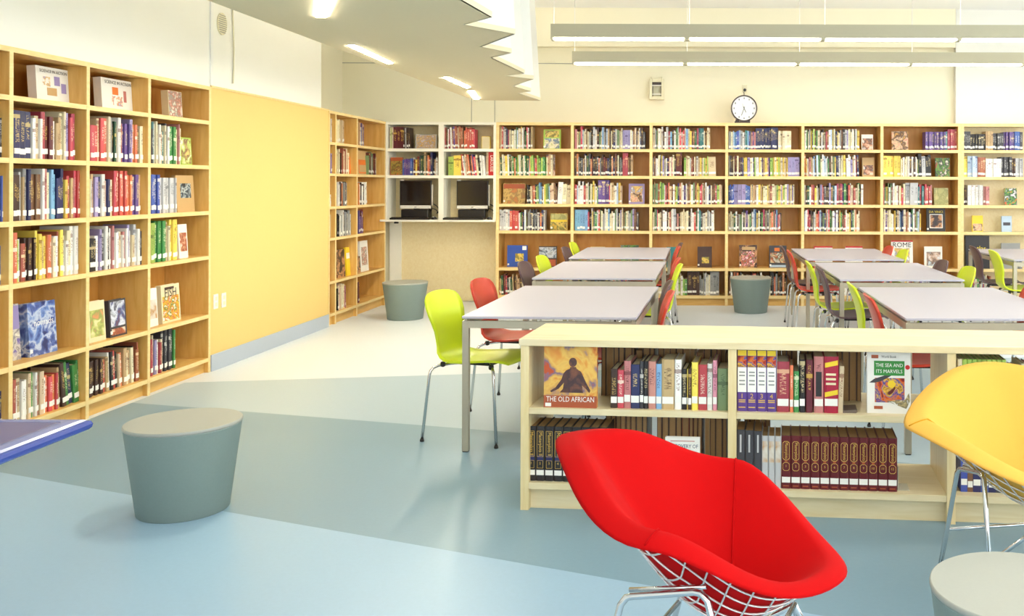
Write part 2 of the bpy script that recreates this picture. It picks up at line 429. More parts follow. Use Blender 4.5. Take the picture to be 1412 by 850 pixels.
for k in range(5):                                          # unseen fill strips added above the soffit to brighten wall and ceiling
    MB().box(0.06, 0.13, 0.15+k*1.3, 0.15+k*1.3+1.2, 0.03, 0.07).build('added_fill_strip', MAT['added_fill_strip'], can)
MB().box(0.14, 0.58, far_y-2.90, far_y-2.66, 0.03, 0.07).build('added_fill_strip', MAT['added_fill_strip'], can)  # broader added strip, brightening the far left corner
top_in = 0.075
for i in range(len(zp)-1):
    a, b = loc2(zp[i]), loc2(zp[i+1]); H = CZ-cz-0.003; t = 0.012
    mb = MB(); mb.v = [(a[0],a[1],0.0),(b[0],b[1],0.0),(b[0]-top_in,b[1],H),(a[0]-top_in,a[1],H),
                       (a[0]-t,a[1],0.0),(b[0]-t,b[1],0.0),(b[0]-top_in-t,b[1],H),(a[0]-top_in-t,a[1],H)]
    for q in ((0,1,2,3),(7,6,5,4),(0,4,5,1),(1,5,6,2),(2,6,7,3),(3,7,4,0)): mb.face(q)
    mb.build('skirt_fold', MAT['skirt_white'], can)
for q in ([(438,0),(458.5,0),(449,24.8),(435.5,24.8)], [(479.7,64),(488.7,64),(540.8,88),(535,89)], [(611,107.7),(619,107.7),(647.4,120.9),(642.8,122)], [(645,126.5),(653,126.5),(660,137),(654,137.5)]):
    pl = [loc2(cp(*p)) if max(p) > 10 else loc2(p) for p in q]
    s = sum(pl[i][0]*pl[(i+1)%4][1]-pl[(i+1)%4][0]*pl[i][1] for i in range(4))
    if s < 0: pl.reverse()
    MB().prism(pl, -0.004, 0.02).build('slot_light', MAT['slot_light'], can)

# ------------------------------------------------------------------ pendant lights
def pendant(x0, y, n, label, z=2.70):
    L = n*1.2
    t = empty('pendant_light', (x0, y, z), label=label, cat='pendant light', group='linear pendant lights')
    MB().prism([(0,-0.055),(L,-0.055),(L,0.055),(0,0.055)], 0.012, 0.105).build('housing', MAT['fixture_grey'], t)
    MB().box(0, L, -0.055, -0.045, 0.105, 0.13).box(0, L, 0.045, 0.055, 0.105, 0.13).build('reflector_lip', MAT['fixture_grey'], t)
    for i in range(n):
        MB().box(i*1.2+0.03, i*1.2+1.17, -0.045, 0.045, -0.004, 0.012).build('diffuser', MAT['tube_light'], t)
        MB().box(i*1.2+0.05, i*1.2+1.15, -0.03, 0.03, 0.105, 0.112).build('uplight_lens', MAT['up_light'], t)
        MB().box(i*1.2-0.018 if i else 0, i*1.2+0.018, -0.057, 0.057, -0.007, 0.012).build('joint_clip', MAT['fixture_grey'], t)
        MB().tube([(i*1.2+0.02, 0, 0.118), (i*1.2+0.02, 0, CZ-z)], 0.003, 6).build('cable', MAT['window_frame_white'], t)
    MB().box(L-0.018, L, -0.057, 0.057, -0.007, 0.012).build('joint_clip', MAT['fixture_grey'], t)
    return t
pendant(-1.317, 8.35, 5, 'nearer of the two long grey linear pendant lights over the tables')
pendant(-1.36, 10.06, 5, 'farther long grey linear pendant light close to the back bookcase')
for yy, nm in ((4.6, 'third'), (2.6, 'fourth'), (0.4, 'fifth'), (-1.6, 'last')):  # lamps added out of view to help light the room
    pendant(-0.6, yy, 5, 'added unseen linear pendant light overhead, %s row from the back wall' % nm)

# ------------------------------------------------------------------ bookcases
def bookcase(name, label, loc, rot, xs, zs, depth, base=0.11, t=0.03, edge='birch_edge_lit', side='birch_upright', sh='birch', back='birch_back_bounce', kick=0.03, top=True, has_back=True, zback0=0.0):
    """local frame: x along the face, y into the case, z up; xs divider centres, zs tops of the shelves (last one is the top)"""
    r = empty(name, loc, (0,0,rot), label, 'bookcase'); H = zs[-1]
    for i, x in enumerate(xs):
        a, b = x-t/2, x+t/2
        if i == 0: a, b = x, x+t
        if i == len(xs)-1: a, b = x-t, x
        nm = 'end_panel' if i in (0, len(xs)-1) else 'divider'
        o = MB().box(a, b, 0.0, depth, 0.0, H-t).build(nm, MAT[side], r)
        MB().box(a, b, -0.004, 0.0, 0.0, H-t).build('edge_band', MAT[edge], o)
    for i in range(len(xs)-1):
        a = xs[i] + (t if i == 0 else t/2); b = xs[i+1] - (t if i == len(xs)-2 else t/2)
        for z in zs[:-1]:
            o = MB().box(a, b, 0.002, depth-0.012, z-t, z).build('shelf', MAT[sh], r)
            MB().box(a, b, -0.003, 0.002, z-t, z).build('edge_band', MAT[edge], o)
        if has_back: MB().box(a, b, depth-0.012, depth, zback0, H-t).build('back_panel', MAT[back], r)
        if base: MB().box(a, b, kick, kick+0.018, 0, base-t).build('kickplate', MAT[sh], r)
    o = MB().box(xs[0], xs[-1], 0.0, depth, H-t, H).build('top_panel', MAT[sh], r)
    MB().box(xs[0], xs[-1], -0.005, 0.0, H-t, H).build('edge_band', MAT[edge], o)
    return r

def dl(px, back=0.0): return (-LX+back)*F/(PX-px)                           # depth of a picture column on the left shelf face
L0 = 4.39
LXS = [0.0, 5.02-L0, 5.65-L0, 6.28-L0, 7.07-L0]
LZS = [0.11, 0.435, 0.874, 1.208, 1.548, 1.882, 2.14]
bookcase('bookcase', 'tall built-in birch bookcase along the left wall beside the yellow panel, nearest', (LX, L0, 0), R(90), LXS, LZS, 0.34, t=0.028)
FL0 = PD1
FXS = [0.0, 9.50-FL0+0.0, 10.09-FL0, 11.0-FL0]
FZS = [0.118, 0.44, 0.873, 1.186, 1.517, 1.83, 2.14]
bookcase('bookcase', 'narrow birch bookcase on the left wall between yellow panel and computer corner', (LX, FL0, 0), R(90), FXS, FZS, 0.33, t=0.026)
S = 118.0
def bx(px): return (px-PX)/S
BX0 = bx(684)
BXS = [bx(p)-BX0 for p in (684, 789, 897.5, 1002, 1107, 1216, 1325)]
bookcase('bookcase', 'long six-bay birch bookcase across the back wall under the clock', (BX0, BY, 0), 0, BXS, FZS, 0.33, t=0.034)
RX0 = bx(1325)+0.001
RXS = [0.0, 1.85, 3.0]
bookcase('bookcase', 'pale shallow bookcase at the right end of the back wall', (RX0, BY, 0), 0, RXS, FZS, 0.22, t=0.034, side='pale_birch_upright', sh='pale_birch', back='pale_ply')
# computer corner: upper shelves, desk board and panel below
CX0 = bx(528); CX1 = bx(683.8)-CX0; CXM = bx(608)-CX0
ck = empty('computer_shelf', (CX0, BY, 0), label='white-edged wall unit with desk board holding two computers', cat='shelf unit')
plain('white_board', (247,243,228), 0.5, var=0.01)
for x0, x1 in ((-0.02, 0.05), (CXM-0.03, CXM+0.03), (CX1-0.03, CX1)):
    MB().box(x0, x1, 0, 0.33, 1.0, 2.11).build('upright', MAT['white_board'], ck)
for i, (a, b) in enumerate(((0.05, CXM-0.03), (CXM+0.03, CX1-0.03))):
    for z in (1.517, 1.83): MB().box(a, b, 0.0, 0.318, z-0.034, z).build('shelf', MAT['white_board'], ck)
    MB().box(a, b, 0.318, 0.33, 1.0, 2.11).build('back_panel', MAT['pale_ply'], ck)
MB().box(0, CX1, -0.004, 0.33, 2.11, 2.14).build('top_panel', MAT['white_board'], ck)
MB().box(-0.015, CX1-0.002, -0.07, 0.33, 0.975, 1.0).build('desk_board', MAT['white_board'], ck, 0.003)
MB().box(0.12, CX1, 0.32, 0.338, 0.012, 0.975).build('lower_panel', MAT['pale_ply'], ck)
MB().box(-0.02, 0.12, 0.30, 0.338, 0.0, 0.975).build('corner_post', MAT['white_board'], ck)
MB().box(0.16, 0.20, -0.09, -0.05, 0.955, 0.975).build('clip', MAT['plastic_black'], ck)

# ------------------------------------------------------------------ books
ORD = ['first','second','third','fourth','fifth','sixth','seventh','eighth','ninth','tenth','eleventh','twelfth','thirteenth','fourteenth','fifteenth','sixteenth','seventeenth','eighteenth','nineteenth','twentieth','twenty-first','twenty-second','twenty-third','twenty-fourth','twenty-fifth','twenty-sixth','twenty-seventh','twenty-eighth','twenty-ninth','thirtieth','thirty-first','thirty-second','thirty-third','thirty-fourth','thirty-fifth']
BK = [0]
def cover_mb(w, h, d, t=0.0025):
    BK[0] += 1; k = BK[0]
    mb = MB(); e = min(0.004, w*0.2)
    prof = [(0,d),(0,e),(w*0.18,0),(w*0.82,0),(w,e),(w,d),(w-t,d),(w-t,t+e),(t,t+e),(t,d)]
    n = len(prof)
    mb.v = [(p[0],p[1],0) for p in prof] + [(p[0],p[1],h) for p in prof]
    mb.face([i for i in range(n-1,-1,-1)]); mb.face([n+i for i in range(n)])
    for i in range(n):
        j = (i+1) % n; uv = None
        if i in (1,2,3):
            u0, u1 = prof[i][0]/w, prof[j][0]/w; uv = [(u0,k+0.001),(u1,k+0.001),(u1,k+0.999),(u0,k+0.999)]
        mb.face((i,j,n+j,n+i), 0, uv)
    # orient: prof runs left->front->right so faces are (i, j) outward already
    if all(u is None for u in mb.uv): pass
    return mb
def book(loc, rz, w, h, d, color, label, group, tilt=0.0, sticker=True, flip=False, mat=None, pages='paper'):
    """standing book, spine towards local -y (flip: fore-edge towards it); loc is the left front bottom corner"""
    R_ = Matrix.Rotation(rz, 3, 'Z') @ Matrix.Rotation(tilt, 3, 'Y')
    p = Vector(loc)
    if tilt > 0: p.z += w*math.sin(tilt)
    r = empty('book', p, (0, tilt, rz), label, 'book', group)
    mt = mat or BM[color]
    c = cover_mb(w, h, d).build('cover', mt, r)
    pg = MB().box(0.0026, w-0.0026, 0.008, d-0.004, 0.003, h-0.004).build('pages', MAT[pages], r)
    if flip:
        for o in (c, pg): o.location = (w, d, 0); o.rotation_euler = (0, 0, math.pi)
    elif sticker:
        z = min(0.022 + 0.010*random.random(), h*0.14)
        st = MB().box(w*0.06, w*0.94, -0.0012, 0.003, z, z+min(0.03, h*0.16)).build('spine_label', MAT['sticker'], r)
    return r

PALES = ['white']*6 + ['cream']*6 + ['black','charcoal','dark brown','brown','crimson','green','navy','beige','tan','silver','pale blue','grey','lavender','rose','red','dark brown','sky blue','yellow','sage']
MIX = ['white','white','cream','cream','beige','tan','brown','dark brown','black','charcoal','grey','silver','red','crimson','orange','yellow','green','dark green','teal','sky blue','blue','navy','purple','lavender','rose','rust','white']
WARM = ['cream','cream','yellow','orange','rust','tan','beige','red','white','sage','lime','brown','maroon','white']
DARK = ['black','charcoal','dark brown','brown','maroon','navy','dark green','cream','white','grey','tan','red','orange']
COOL = ['lavender','purple','blue','navy','white','silver','sky blue','pale blue','teal','rose','cream','white','grey']
LILY = ['yellow','cream','lavender','purple','lime','cream','white','tan','yellow']
GREENS = ['lime','green','sage','yellow','cream','orange','white','red','dark green']
BROWNS = ['brown','dark brown','tan','brown','rust']
def row(x0, x1, theme, hmin, hmax, seed, wmin=0.012, wmax=0.034, sets=(), lean=0.0):
    """layout of one run of books: list of (x, w, h, depth, colour, tilt)"""
    rnd = random.Random(seed); out = []; x = x0
    while x < x1-0.008:
        w = rnd.uniform(wmin, wmax)
        if x+w > x1: w = max(0.008, x1-x)
        h = rnd.uniform(hmin, hmax); c = rnd.choice(theme); ti = 0.0; st = False
        for (s0, s1, sc, sh, sw) in sets:
            if s0 <= x < s1: c, h, w, st = sc, sh, min(sw, x1-x), True
        if w < 0.006: break
        if lean and not st and rnd.random() < 0.9: ti = lean*rnd.uniform(0.6, 1.0)
        out.append((x, w, h, rnd.uniform(0.15, 0.21) if not st else 0.18, c, ti)); x += w+0.0007 + (abs(math.sin(ti))*0.003)
    return out

def size_word(w): return 'thin' if w < 0.018 else ('thick' if w > 0.03 else 'medium')

# --- left bookcase: every book its own object
SHELF = {1:'top shelf', 2:'second shelf down', 3:'third shelf down', 4:'fourth shelf down', 5:'fifth shelf down', 6:'bottom shelf'}
def lz(r): return LZS[6-r]                                 # z of the board that row r (1 = top) stands on
def left_run(rw, bay, p0, p1, theme, hmin, hmax, seed, sets=(), lean=0.0, wmin=0.012, wmax=0.032, first=0):
    x0, x1 = dl(p0, .035), dl(p1, .035); sp = [(dl(a, .035), dl(b, .035), c, h, w) for (a, b, c, h, w) in sets]
    for i, (x, w, h, d, c, ti) in enumerate(row(x0, x1, theme, hmin, hmax, seed, wmin, wmax, sp, lean)):
        nm = {'cut':'cut-off bay at left edge', 'near':'near bay of left bookcase', 'middle':'middle bay of left bookcase', 'far':'far bay of left bookcase'}[bay]
        book((LX-0.03-0.02*((i*37) % 5)/5, x, lz(rw)), R(90), w, h, d, c, '%s %s book, %s from left, %s, %s' % (size_word(w), c, ORD[i+first], SHELF[rw], nm), 'books on the %s, %s' % (SHELF[rw], nm), ti)
random.seed(3)
left_run(2,'cut',-6,10,['grey','charcoal'],0.2,0.26,11)
left_run(3,'cut',-18,13.0,['tan','cream','charcoal','blue'],0.22,0.29,12)
left_run(4,'cut',-18,12.6,['cream','navy','blue','red','white'],0.2,0.27,13)
left_run(6,'cut',-14,11,['cream','purple','navy','purple'],0.18,0.24,14)
left_run(2,'near',18,104,MIX+['white','cream','lavender','rose'],0.21,0.285,21,sets=((18,40,'navy',0.26,0.05),(62,70,'maroon',0.245,0.03)))
left_run(3,'near',17.5,111,['tan','brown','cream','white','white','silver','sky blue','yellow','rose','navy','grey','purple','beige','pale blue','red'],0.22,0.29,22,sets=((17.5,24,'dark brown',0.25,0.03),(40,58,'brown',0.255,0.022),(84,88,'navy',0.29,0.02),(100,108,'red',0.28,0.018)))
left_run(4,'near',18,110,['cream','orange','tan','white','cream','lime','green','rust','silver','yellow','teal'],0.2,0.275,23,sets=((34,50,'dark brown',0.235,0.016),(64,72,'orange',0.245,0.02),(96,110,'white',0.285,0.028)))
left_run(6,'near',17.5,86,['cream','white','rust','orange','beige','sky blue','tan','white','red'],0.19,0.25,24,sets=((40,45,'green',0.25,0.02),(84,95,'maroon',0.26,0.025)))
left_run(6,'near',87,113,['dark brown','navy','green','green'],0.22,0.26,25,lean=-0.13,wmin=0.028,wmax=0.045,first=26)
left_run(2,'middle',124,204,MIX+['silver','red','white'],0.22,0.285,31,sets=((124,130,'red',0.22,0.04),(136,144,'red',0.27,0.034),(168,180,'purple',0.25,0.02),(182,188,'orange',0.25,0.022)))
left_run(3,'middle',123.5,197,['lavender','grey','silver','white','cream','purple','beige','navy','tan'],0.22,0.27,32,sets=((153,172,'red',0.285,0.022),(172,182,'orange',0.26,0.02)))
left_run(4,'middle',123.5,198,['cream','white','silver','rose','charcoal','white','grey','lavender','beige','white'],0.2,0.28,33,sets=((123.5,130,'black',0.2,0.035),))
left_run(6,'middle',123.5,193,['cream','white','rust','orange','beige','tan','red','black','white'],0.2,0.255,34,sets=((123.5,143,'dark brown',0.215,0.02),),lean=-0.06)
left_run(2,'far',208,250,['cream','charcoal','teal','rose','white','tan','beige'],0.22,0.29,41,sets=((232,242,'green',0.265,0.03),))
left_run(3,'far',208,243,['silver','white','silver'],0.235,0.24,42,sets=((208,220,'blue',0.265,0.027),(220,243,'silver',0.245,0.03)))
left_run(4,'far',208,247,['cream','beige'],0.24,0.29,43,sets=((208,212,'lime',0.27,0.03),(212,229,'green',0.28,0.025),(234,247,'yellow',0.285,0.026)))
left_run(6,'far',208,243,['crimson','lime','white','lavender','charcoal','cream'],0.2,0.29,44,sets=((224,238,'charcoal',0.29,0.022),(238,243,'green',0.27,0.02)),first=0)

# --- books shown with the cover to the front
def display(loc, rz, w, h, th, color, label, group, pics=(), titles=(), lean=0.06, sticker=True, spine_mat=None):
    """loc: left front bottom corner of the cover; local x across the cover, -y towards the viewer"""
    r = empty('display_book', loc, (-lean, 0, rz), label, 'book', group); th = max(th, 0.008)
    mt = MAT[color] if color in MAT else FLAT[color]
    mb = MB().box(0, w, 0, 0.0025, 0, h).box(0, w, th-0.0025, th, 0, h).box(0, 0.0025, 0.0025, th-0.0025, 0, h)
    mb.build('cover', mt, r)
    MB().box(0.0026, w-0.004, 0.0026, th-0.0026, 0.003, h-0.004).build('pages', MAT['paper'], r)
    for i, (x0, x1, z0, z1, m) in enumerate(pics):
        o = MB().box(x0*w, x1*w, -0.0007-0.0004*i, 0.0005, z0*h, z1*h).build('cover_picture', MAT[m] if m in MAT else FLAT[m], r)
    for (body, m, x, z, ww) in titles:
        put_text(r, body, m, (x*w, -0.0007-0.0004*len(pics), z*h), w=ww*w)
    if sticker: MB().box(0.02*w, 0.02*w+0.02, -0.0012-0.0004*len(pics), 0.0005, 0.02, 0.04).build('spine_label', MAT['sticker'], r)
    return r
art('art_science', [(236,234,230),(234,232,228),(236,234,230),(216,178,96),(150,140,190),(236,234,230)], 22, seed=1)
art('art_science_b', [(236,234,230),(234,232,228),(236,234,230),(226,150,90),(160,150,180),(236,234,230)], 22, seed=2)
art('art_vine', [(226,220,206),(150,150,140),(190,110,90),(228,222,210)], 26, seed=3)
art('art_pear', [(236,232,214),(190,205,110),(120,70,50),(226,196,120)], 16, seed=4)
art('art_photo', [(20,20,26),(60,80,96),(200,210,210),(40,36,40)], 26, seed=5)
art('art_fox', [(226,214,196),(186,112,74),(150,70,50),(214,170,130)], 18, seed=6)
art('art_nomads', [(60,80,150),(110,140,205),(196,206,226),(88,110,180),(46,54,110)], 12, seed=7)
art('art_purple', [(120,104,170),(214,206,190),(128,118,128),(226,220,204)], 18, seed=8)
art('art_meadow', [(226,220,170),(190,196,110),(150,160,90),(214,150,100)], 16, seed=9)
art('art_eagle', [(40,42,70),(220,224,236),(80,90,140),(120,70,60)], 12, seed=10)
art('art_lizard', [(224,222,214),(214,204,190),(190,140,80)], 14, seed=11)
art('art_fish', [(246,240,222),(190,90,40),(240,190,60),(90,110,60),(246,238,214)], 24, seed=12)
art('art_sunset', [(150,96,80),(206,96,40),(222,150,60),(228,186,92),(214,160,80),(120,104,130),(190,80,36)], 9, seed=13)
art('art_reef', [(24,24,30),(176,40,28),(220,120,30),(40,60,150),(230,180,60),(90,30,30)], 22, seed=14)
art('art_coral', [(236,232,222),(190,170,120),(120,110,80),(240,238,230)], 40, seed=15)
art('art_land', [(190,120,60),(150,120,70),(206,170,96),(120,96,50)], 14, seed=16)
art('art_bird', [(150,170,190),(90,110,130),(232,224,190),(170,176,110)], 14, seed=17)
art('art_gold', [(200,160,50),(110,110,50),(226,196,90),(70,60,40)], 12, seed=18)
art('art_lady', [(30,22,24),(70,40,30),(206,150,100),(40,26,24)], 12, seed=19)
art('art_face', [(232,214,196),(206,150,120),(90,60,50),(226,214,206)], 14, seed=20)
art('art_child', [(200,110,110),(226,190,150),(70,44,40),(200,150,70)], 14, seed=21)
art('art_gang', [(230,226,206),(40,40,40),(96,150,60),(150,80,60)], 20, seed=22)
art('art_olive', [(180,176,110),(150,150,90),(206,196,130)], 16, seed=23)
art('art_rome', [(240,238,230),(226,196,110),(214,170,90),(150,150,170),(242,240,234)], 16, seed=24)
art('art_boy', [(226,232,238),(206,176,156),(120,96,86),(200,214,226)], 12, seed=25)
art('art_toys', [(236,214,190),(200,60,50),(90,120,80),(220,110,140),(240,230,220)], 26, seed=26)
art('art_feast', [(60,70,90),(220,200,150),(170,60,40),(110,120,80),(200,190,180)], 16, seed=27)
art('art_crowd', [(150,150,150),(200,205,215),(90,110,130),(120,80,70)], 16, seed=28)
art('art_panda', [(230,230,226),(30,30,30),(90,160,60),(220,60,40)], 22, seed=29)
art('art_flowers', [(196,190,206),(206,160,70),(170,160,170),(226,190,90)], 24, seed=30)
art('art_leaf', [(190,110,50),(150,140,60),(110,70,40),(200,160,80)], 18, seed=31)
art('art_figure', [(92,56,48),(66,44,48),(124,76,56)], 20, seed=32)

def left_disp(rw, p0, p1, pt, h, color, label, depth=0.06, turn=0.0, **kw):
    """cover in the left bookcase: picture columns p0..p1, set back by depth"""
    x0, x1 = dl(p0, depth), dl(p1, depth)
    w = (x1-x0)/max(0.3, math.cos(turn))
    return display((LX-depth, x0, lz(rw)), R(90)+turn, w, h, pt, color, label, 'books facing out in the left bookcase', **kw)
left_disp(1,51,98,0.05,0.205,'white','square white book on science with diagrams, top shelf, near bay',pics=((.18,.4,.45,.72,'art_science'),(.3,.58,.2,.42,'tan'),(.52,.68,.5,.76,'lavender'),(.72,.86,.3,.58,'lavender')),titles=(('SCIENCE IN ACTION','ink',.5,.88,.8),),sticker=False,depth=0.10)
left_disp(1,141,186,0.05,0.205,'white','square white science book, top shelf of the middle left bay',pics=((.32,.5,.5,.74,'orange'),(.3,.62,.16,.46,'art_science_b'),(.66,.74,.3,.66,'rose')),titles=(('SCIENCE IN ACTION','ink',.5,.88,.8),),sticker=False,depth=0.10)
left_disp(1,233,252,0.05,0.20,'cream','small thick vine-patterned book alone on the top shelf, far left bay',pics=((.03,.97,.02,.98,'art_vine'),),sticker=False,depth=0.12)
left_disp(2,250,265,0.02,0.20,'lime','small green-edged book with a pear, second shelf, far left bay',pics=((.06,.94,.05,.95,'art_pear'),),sticker=False)
left_disp(3,245,269,0.03,0.265,'tan','tan book with dark square photo, third shelf, far left bay',pics=((.22,.82,.38,.78,'art_photo'),),sticker=False)
left_disp(4,248,260,0.02,0.245,'white','white book with russet animal, fourth shelf, far left bay',pics=((.12,.9,.2,.75,'art_fox'),),sticker=False)
left_disp(5,16.5,30,0.03,0.31,'art_purple','lavender-topped illustrated book cut by the near bay divider, fifth shelf',depth=0.10,pics=((.02,.98,.55,.97,'lavender'),),sticker=False)
left_disp(5,42,80,0.05,0.30,'art_nomads','large blue illustrated book in the near bay, fifth shelf',depth=0.08,titles=(('nomads','sticker',.55,.62,.7),))
left_disp(5,124,147,0.03,0.25,'cream','cream book with green meadow picture, fifth shelf, middle left bay',pics=((.1,.92,.12,.78,'art_meadow'),),depth=0.05,sticker=False)
left_disp(5,153,176,0.03,0.235,'charcoal','dark blue-grey book with white bird, fifth shelf, middle left bay',pics=((.08,.92,.28,.95,'art_eagle'),(.1,.9,.05,.22,'art_fox')),depth=0.05)
left_disp(5,207.5,219,0.02,0.26,'white','pale grey book beside the divider, fifth shelf, far left bay',pics=((.1,.9,.2,.7,'art_lizard'),),depth=0.06,sticker=False)
left_disp(5,225,250,0.04,0.265,'cream','cream book about fish with colourful fish pictures, far left bay',pics=((.06,.94,.06,.7,'art_fish'),(.2,.7,.88,.94,'dark brown')),titles=(('FISH','ink',.5,.79,.62),),depth=0.06)

# --- back wall, far-left and computer-corner books in rows: too many to set out singly, one object
STF = MB(); SMATS = [BM[n] for n in PNAMES] + [MAT['paper'], MAT['sticker'], MAT['paper_aged']]
SI = {n: i for i, n in enumerate(PNAMES)}; PG_, ST_, PGA_ = len(PNAMES), len(PNAMES)+1, len(PNAMES)+2
def sbook(M_, w, h, d, c, sticker=True):
    BK[0] += 1; k = BK[0]; b = len(STF.v); mi = SI[c]
    L = [(0,0,0),(w,0,0),(w,d,0),(0,d,0),(0,0,h),(w,0,h),(w,d,h),(0,d,h)]
    for p in L: q = M_ @ Vector(p); STF.v.append((q.x,q.y,q.z))
    STF.face((b,b+1,b+5,b+4), mi, [(0,k+.001),(1,k+.001),(1,k+.999),(0,k+.999)])
    for q in ((3,2,1,0),(1,2,6,5),(2,3,7,6),(3,0,4,7)): STF.face([b+i for i in q], mi, [(-5,k+.5)]*4)
    STF.face((b+4,b+5,b+6,b+7), PG_)
    if sticker:
        b = len(STF.v); z = 0.016+0.014*random.random(); y = -0.0012; s0, s1 = w*0.04, w*0.96; z1 = z+0.026
        for p in ((s0,y,z),(s1,y,z),(s1,y,z1),(s0,y,z1)): q = M_ @ Vector(p); STF.v.append((q.x,q.y,q.z))
        STF.face((b,b+1,b+2,b+3), ST_)
def sbook_back(M_, w, h, d, c):
    mi = SI[c]; t = 0.0028
    for (x0, x1, y0, z1, m) in ((0, t, 0, h, mi), (w-t, w, 0, h, mi), (t, w-t, 0.005, h-0.004, PGA_)):
        b = len(STF.v); BK[0] += 1
        for p in ((x0,y0,0),(x1,y0,0),(x1,d,0),(x0,d,0),(x0,y0,z1),(x1,y0,z1),(x1,d,z1),(x0,d,z1)):
            q = M_ @ Vector(p); STF.v.append((q.x,q.y,q.z))
        for q in ((3,2,1,0),(4,5,6,7),(0,1,5,4),(1,2,6,5),(2,3,7,6),(3,0,4,7)): STF.face([b+i for i in q], m)
def stuff_run(origin, rz, x0, x1, z, theme, hmin, hmax, seed, sets=(), lean=0.0, wmin=0.008, wmax=0.025, sticker=0.9, front=0.03):
    base = Matrix.Translation(Vector(origin)) @ Matrix.Rotation(rz, 4, 'Z'); rnd = random.Random(seed+999)
    for (x, w, h, d, c, ti) in row(x0, x1, theme, hmin, hmax, seed, wmin, wmax, sets, lean):
        zz = z + (w*math.sin(ti) if ti > 0 else 0)
        sbook(base @ Matrix.Translation((x, front+rnd.random()**2*0.035, zz)) @ Matrix.Rotation(ti, 4, 'Y'), w, h, min(d, 0.16), c, rnd.random() < sticker)
def fz(r): return FZS[6-r]
def B(rw, p0, p1, theme, hmin=0.20, hmax=0.27, sets=(), lean=0.0, **kw):
    sp = [(bx(a), bx(b), c, h, w) for (a, b, c, h, w) in sets]
    stuff_run((0, BY, 0), 0, bx(p0), bx(p1), fz(rw), theme, hmin, hmax, int(p0)*7+rw, sp, lean, **kw)
B(1,687.5,733,PALES); B(1,792,889,PALES+['black','sage','dark brown'],sets=((857,866,'lavender',.225,.03),)); B(1,900,979,PALES,sets=((963,968,'teal',.25,.02),))
B(1,1005,1092,COOL,.2,.23,sets=((1040,1057,'navy',.25,.018),(1057,1073,'navy',.26,.016),(1073,1092,'cream',.22,.025))); B(1,1110,1186,PALES+['lime','orange'],.2,.245)
B(1,1277,1308,['purple'],.215,.22,sets=((1277,1303,'purple',.215,.021),(1303,1308,'teal',.22,.02))); B(1,1308,1322,['crimson'],.24,.25,wmin=.03)
B(2,687.5,753,GREENS,.2,.25,lean=-.05); B(2,753,761,['cream','tan'],.2,.26); B(2,792,872,DARK,.19,.26,sets=((857,864,'crimson',.27,.03),)); B(2,900,940,PALES,.2,.26,sets=((931,943,'maroon',.28,.05),)); B(2,943,977,WARM,.2,.24); B(2,977,988,['beige'],.22,.23,wmin=.05,wmax=.09,lean=-.05)
B(2,1005,1024,DARK,.2,.25); B(2,1024,1103,LILY,.215,.225,sets=((1086,1103,'lavender',.225,.04),),lean=-.03); B(2,1110,1186,PALES+['navy','yellow','orange','dark brown'],.2,.26,lean=-.03)
B(2,1219,1243,['yellow'],.25,.25,sets=((1219,1243,'yellow',.245,.04),)); B(2,1243,1268,PALES,.2,.24); B(2,1268,1286,['silver','black','black','silver','grey'],.22,.27,wmin=.03,wmax=.045,lean=-.04)
B(3,726,768,WARM+['sky blue','black'],.2,.25,lean=-.03); B(3,768,787,['white','cream'],.22,.27,wmin=.04,wmax=.06,lean=.05); B(3,792,857,PALES,.2,.27,sets=((823,838,'purple',.28,.042),)); B(3,900,996,WARM+['navy','purple'],.21,.26); B(3,1005,1035,['cream','blue','blue'],.21,.24,sets=((1012,1028,'lavender',.235,.045),)); B(3,1035,1096,LILY+['tan','rust','cream'],.215,.24)
B(3,1110,1191,PALES+MIX,.19,.27); B(3,1219,1250,['white','yellow','sage','cream','red'],.2,.26); B(3,1250,1267,['silver'],.26,.26,sets=((1250,1267,'silver',.26,.05),)); B(3,1267,1287,['blue','rose','white','teal','red'],.2,.26)
B(4,687.5,702,['white','silver'],.22,.25,wmin=.025); B(4,702,714,['red'],.24,.24,sets=((702,714,'red',.23,.03),)); B(4,714,750,PALES+['lime','dark brown','orange'],.19,.25); B(4,792,810,['sky blue'],.24,.24,sets=((792,810,'sky blue',.245,.03),)); B(4,810,880,PALES+['black','brown'],.2,.27); B(4,900,986,PALES+['sage','teal','rust','brown'],.2,.265); B(4,1005,1078,PALES+['orange','dark green','purple','maroon'],.19,.26); B(4,1110,1186,PALES+DARK,.19,.26); B(4,1219,1271,PALES+['purple','navy','rust'],.2,.27)
B(6,687.5,722,DARK,.18,.24,lean=-.06); B(6,792,893,MIX,.18,.25); B(6,903,948,['green','lime','white','cream','dark green'],.18,.26); B(6,948,965,['dark brown'],.27,.28,wmin=.04,wmax=.06); B(6,965,992,['cream','white','silver','grey'],.19,.27,sets=((978,992,'grey',.28,.035),)); B(6,1006,1086,DARK+['rust','orange'],.19,.28); B(6,1110,1180,MIX,.19,.25); B(6,1220,1290,MIX,.19,.25); B(6,1330,1368,MIX,.18,.25); B(5,1400,1412,['grey'],.1,.12)
B(1,1327,1412,DARK,.2,.22,sets=((1327,1338,'charcoal',.22,.02),(1338,1358,'black',.19,.03),(1358,1369,'tan',.225,.02),(1369,1384,'charcoal',.2,.025),(1384,1400,'purple',.215,.02),(1400,1406,'blue',.22,.03),(1406,1430,'charcoal',.215,.03)))
B(2,1328,1412,['white'],.2,.24,sets=((1328,1335,'yellow',.24,.03),(1335,1349,'pale blue',.245,.03),(1349,1358,'rust',.23,.03),(1358,1379,'white',.215,.03),(1379,1394,'charcoal',.235,.03),(1394,1400,'dark brown',.22,.02),(1400,1416,'silver',.22,.025)))
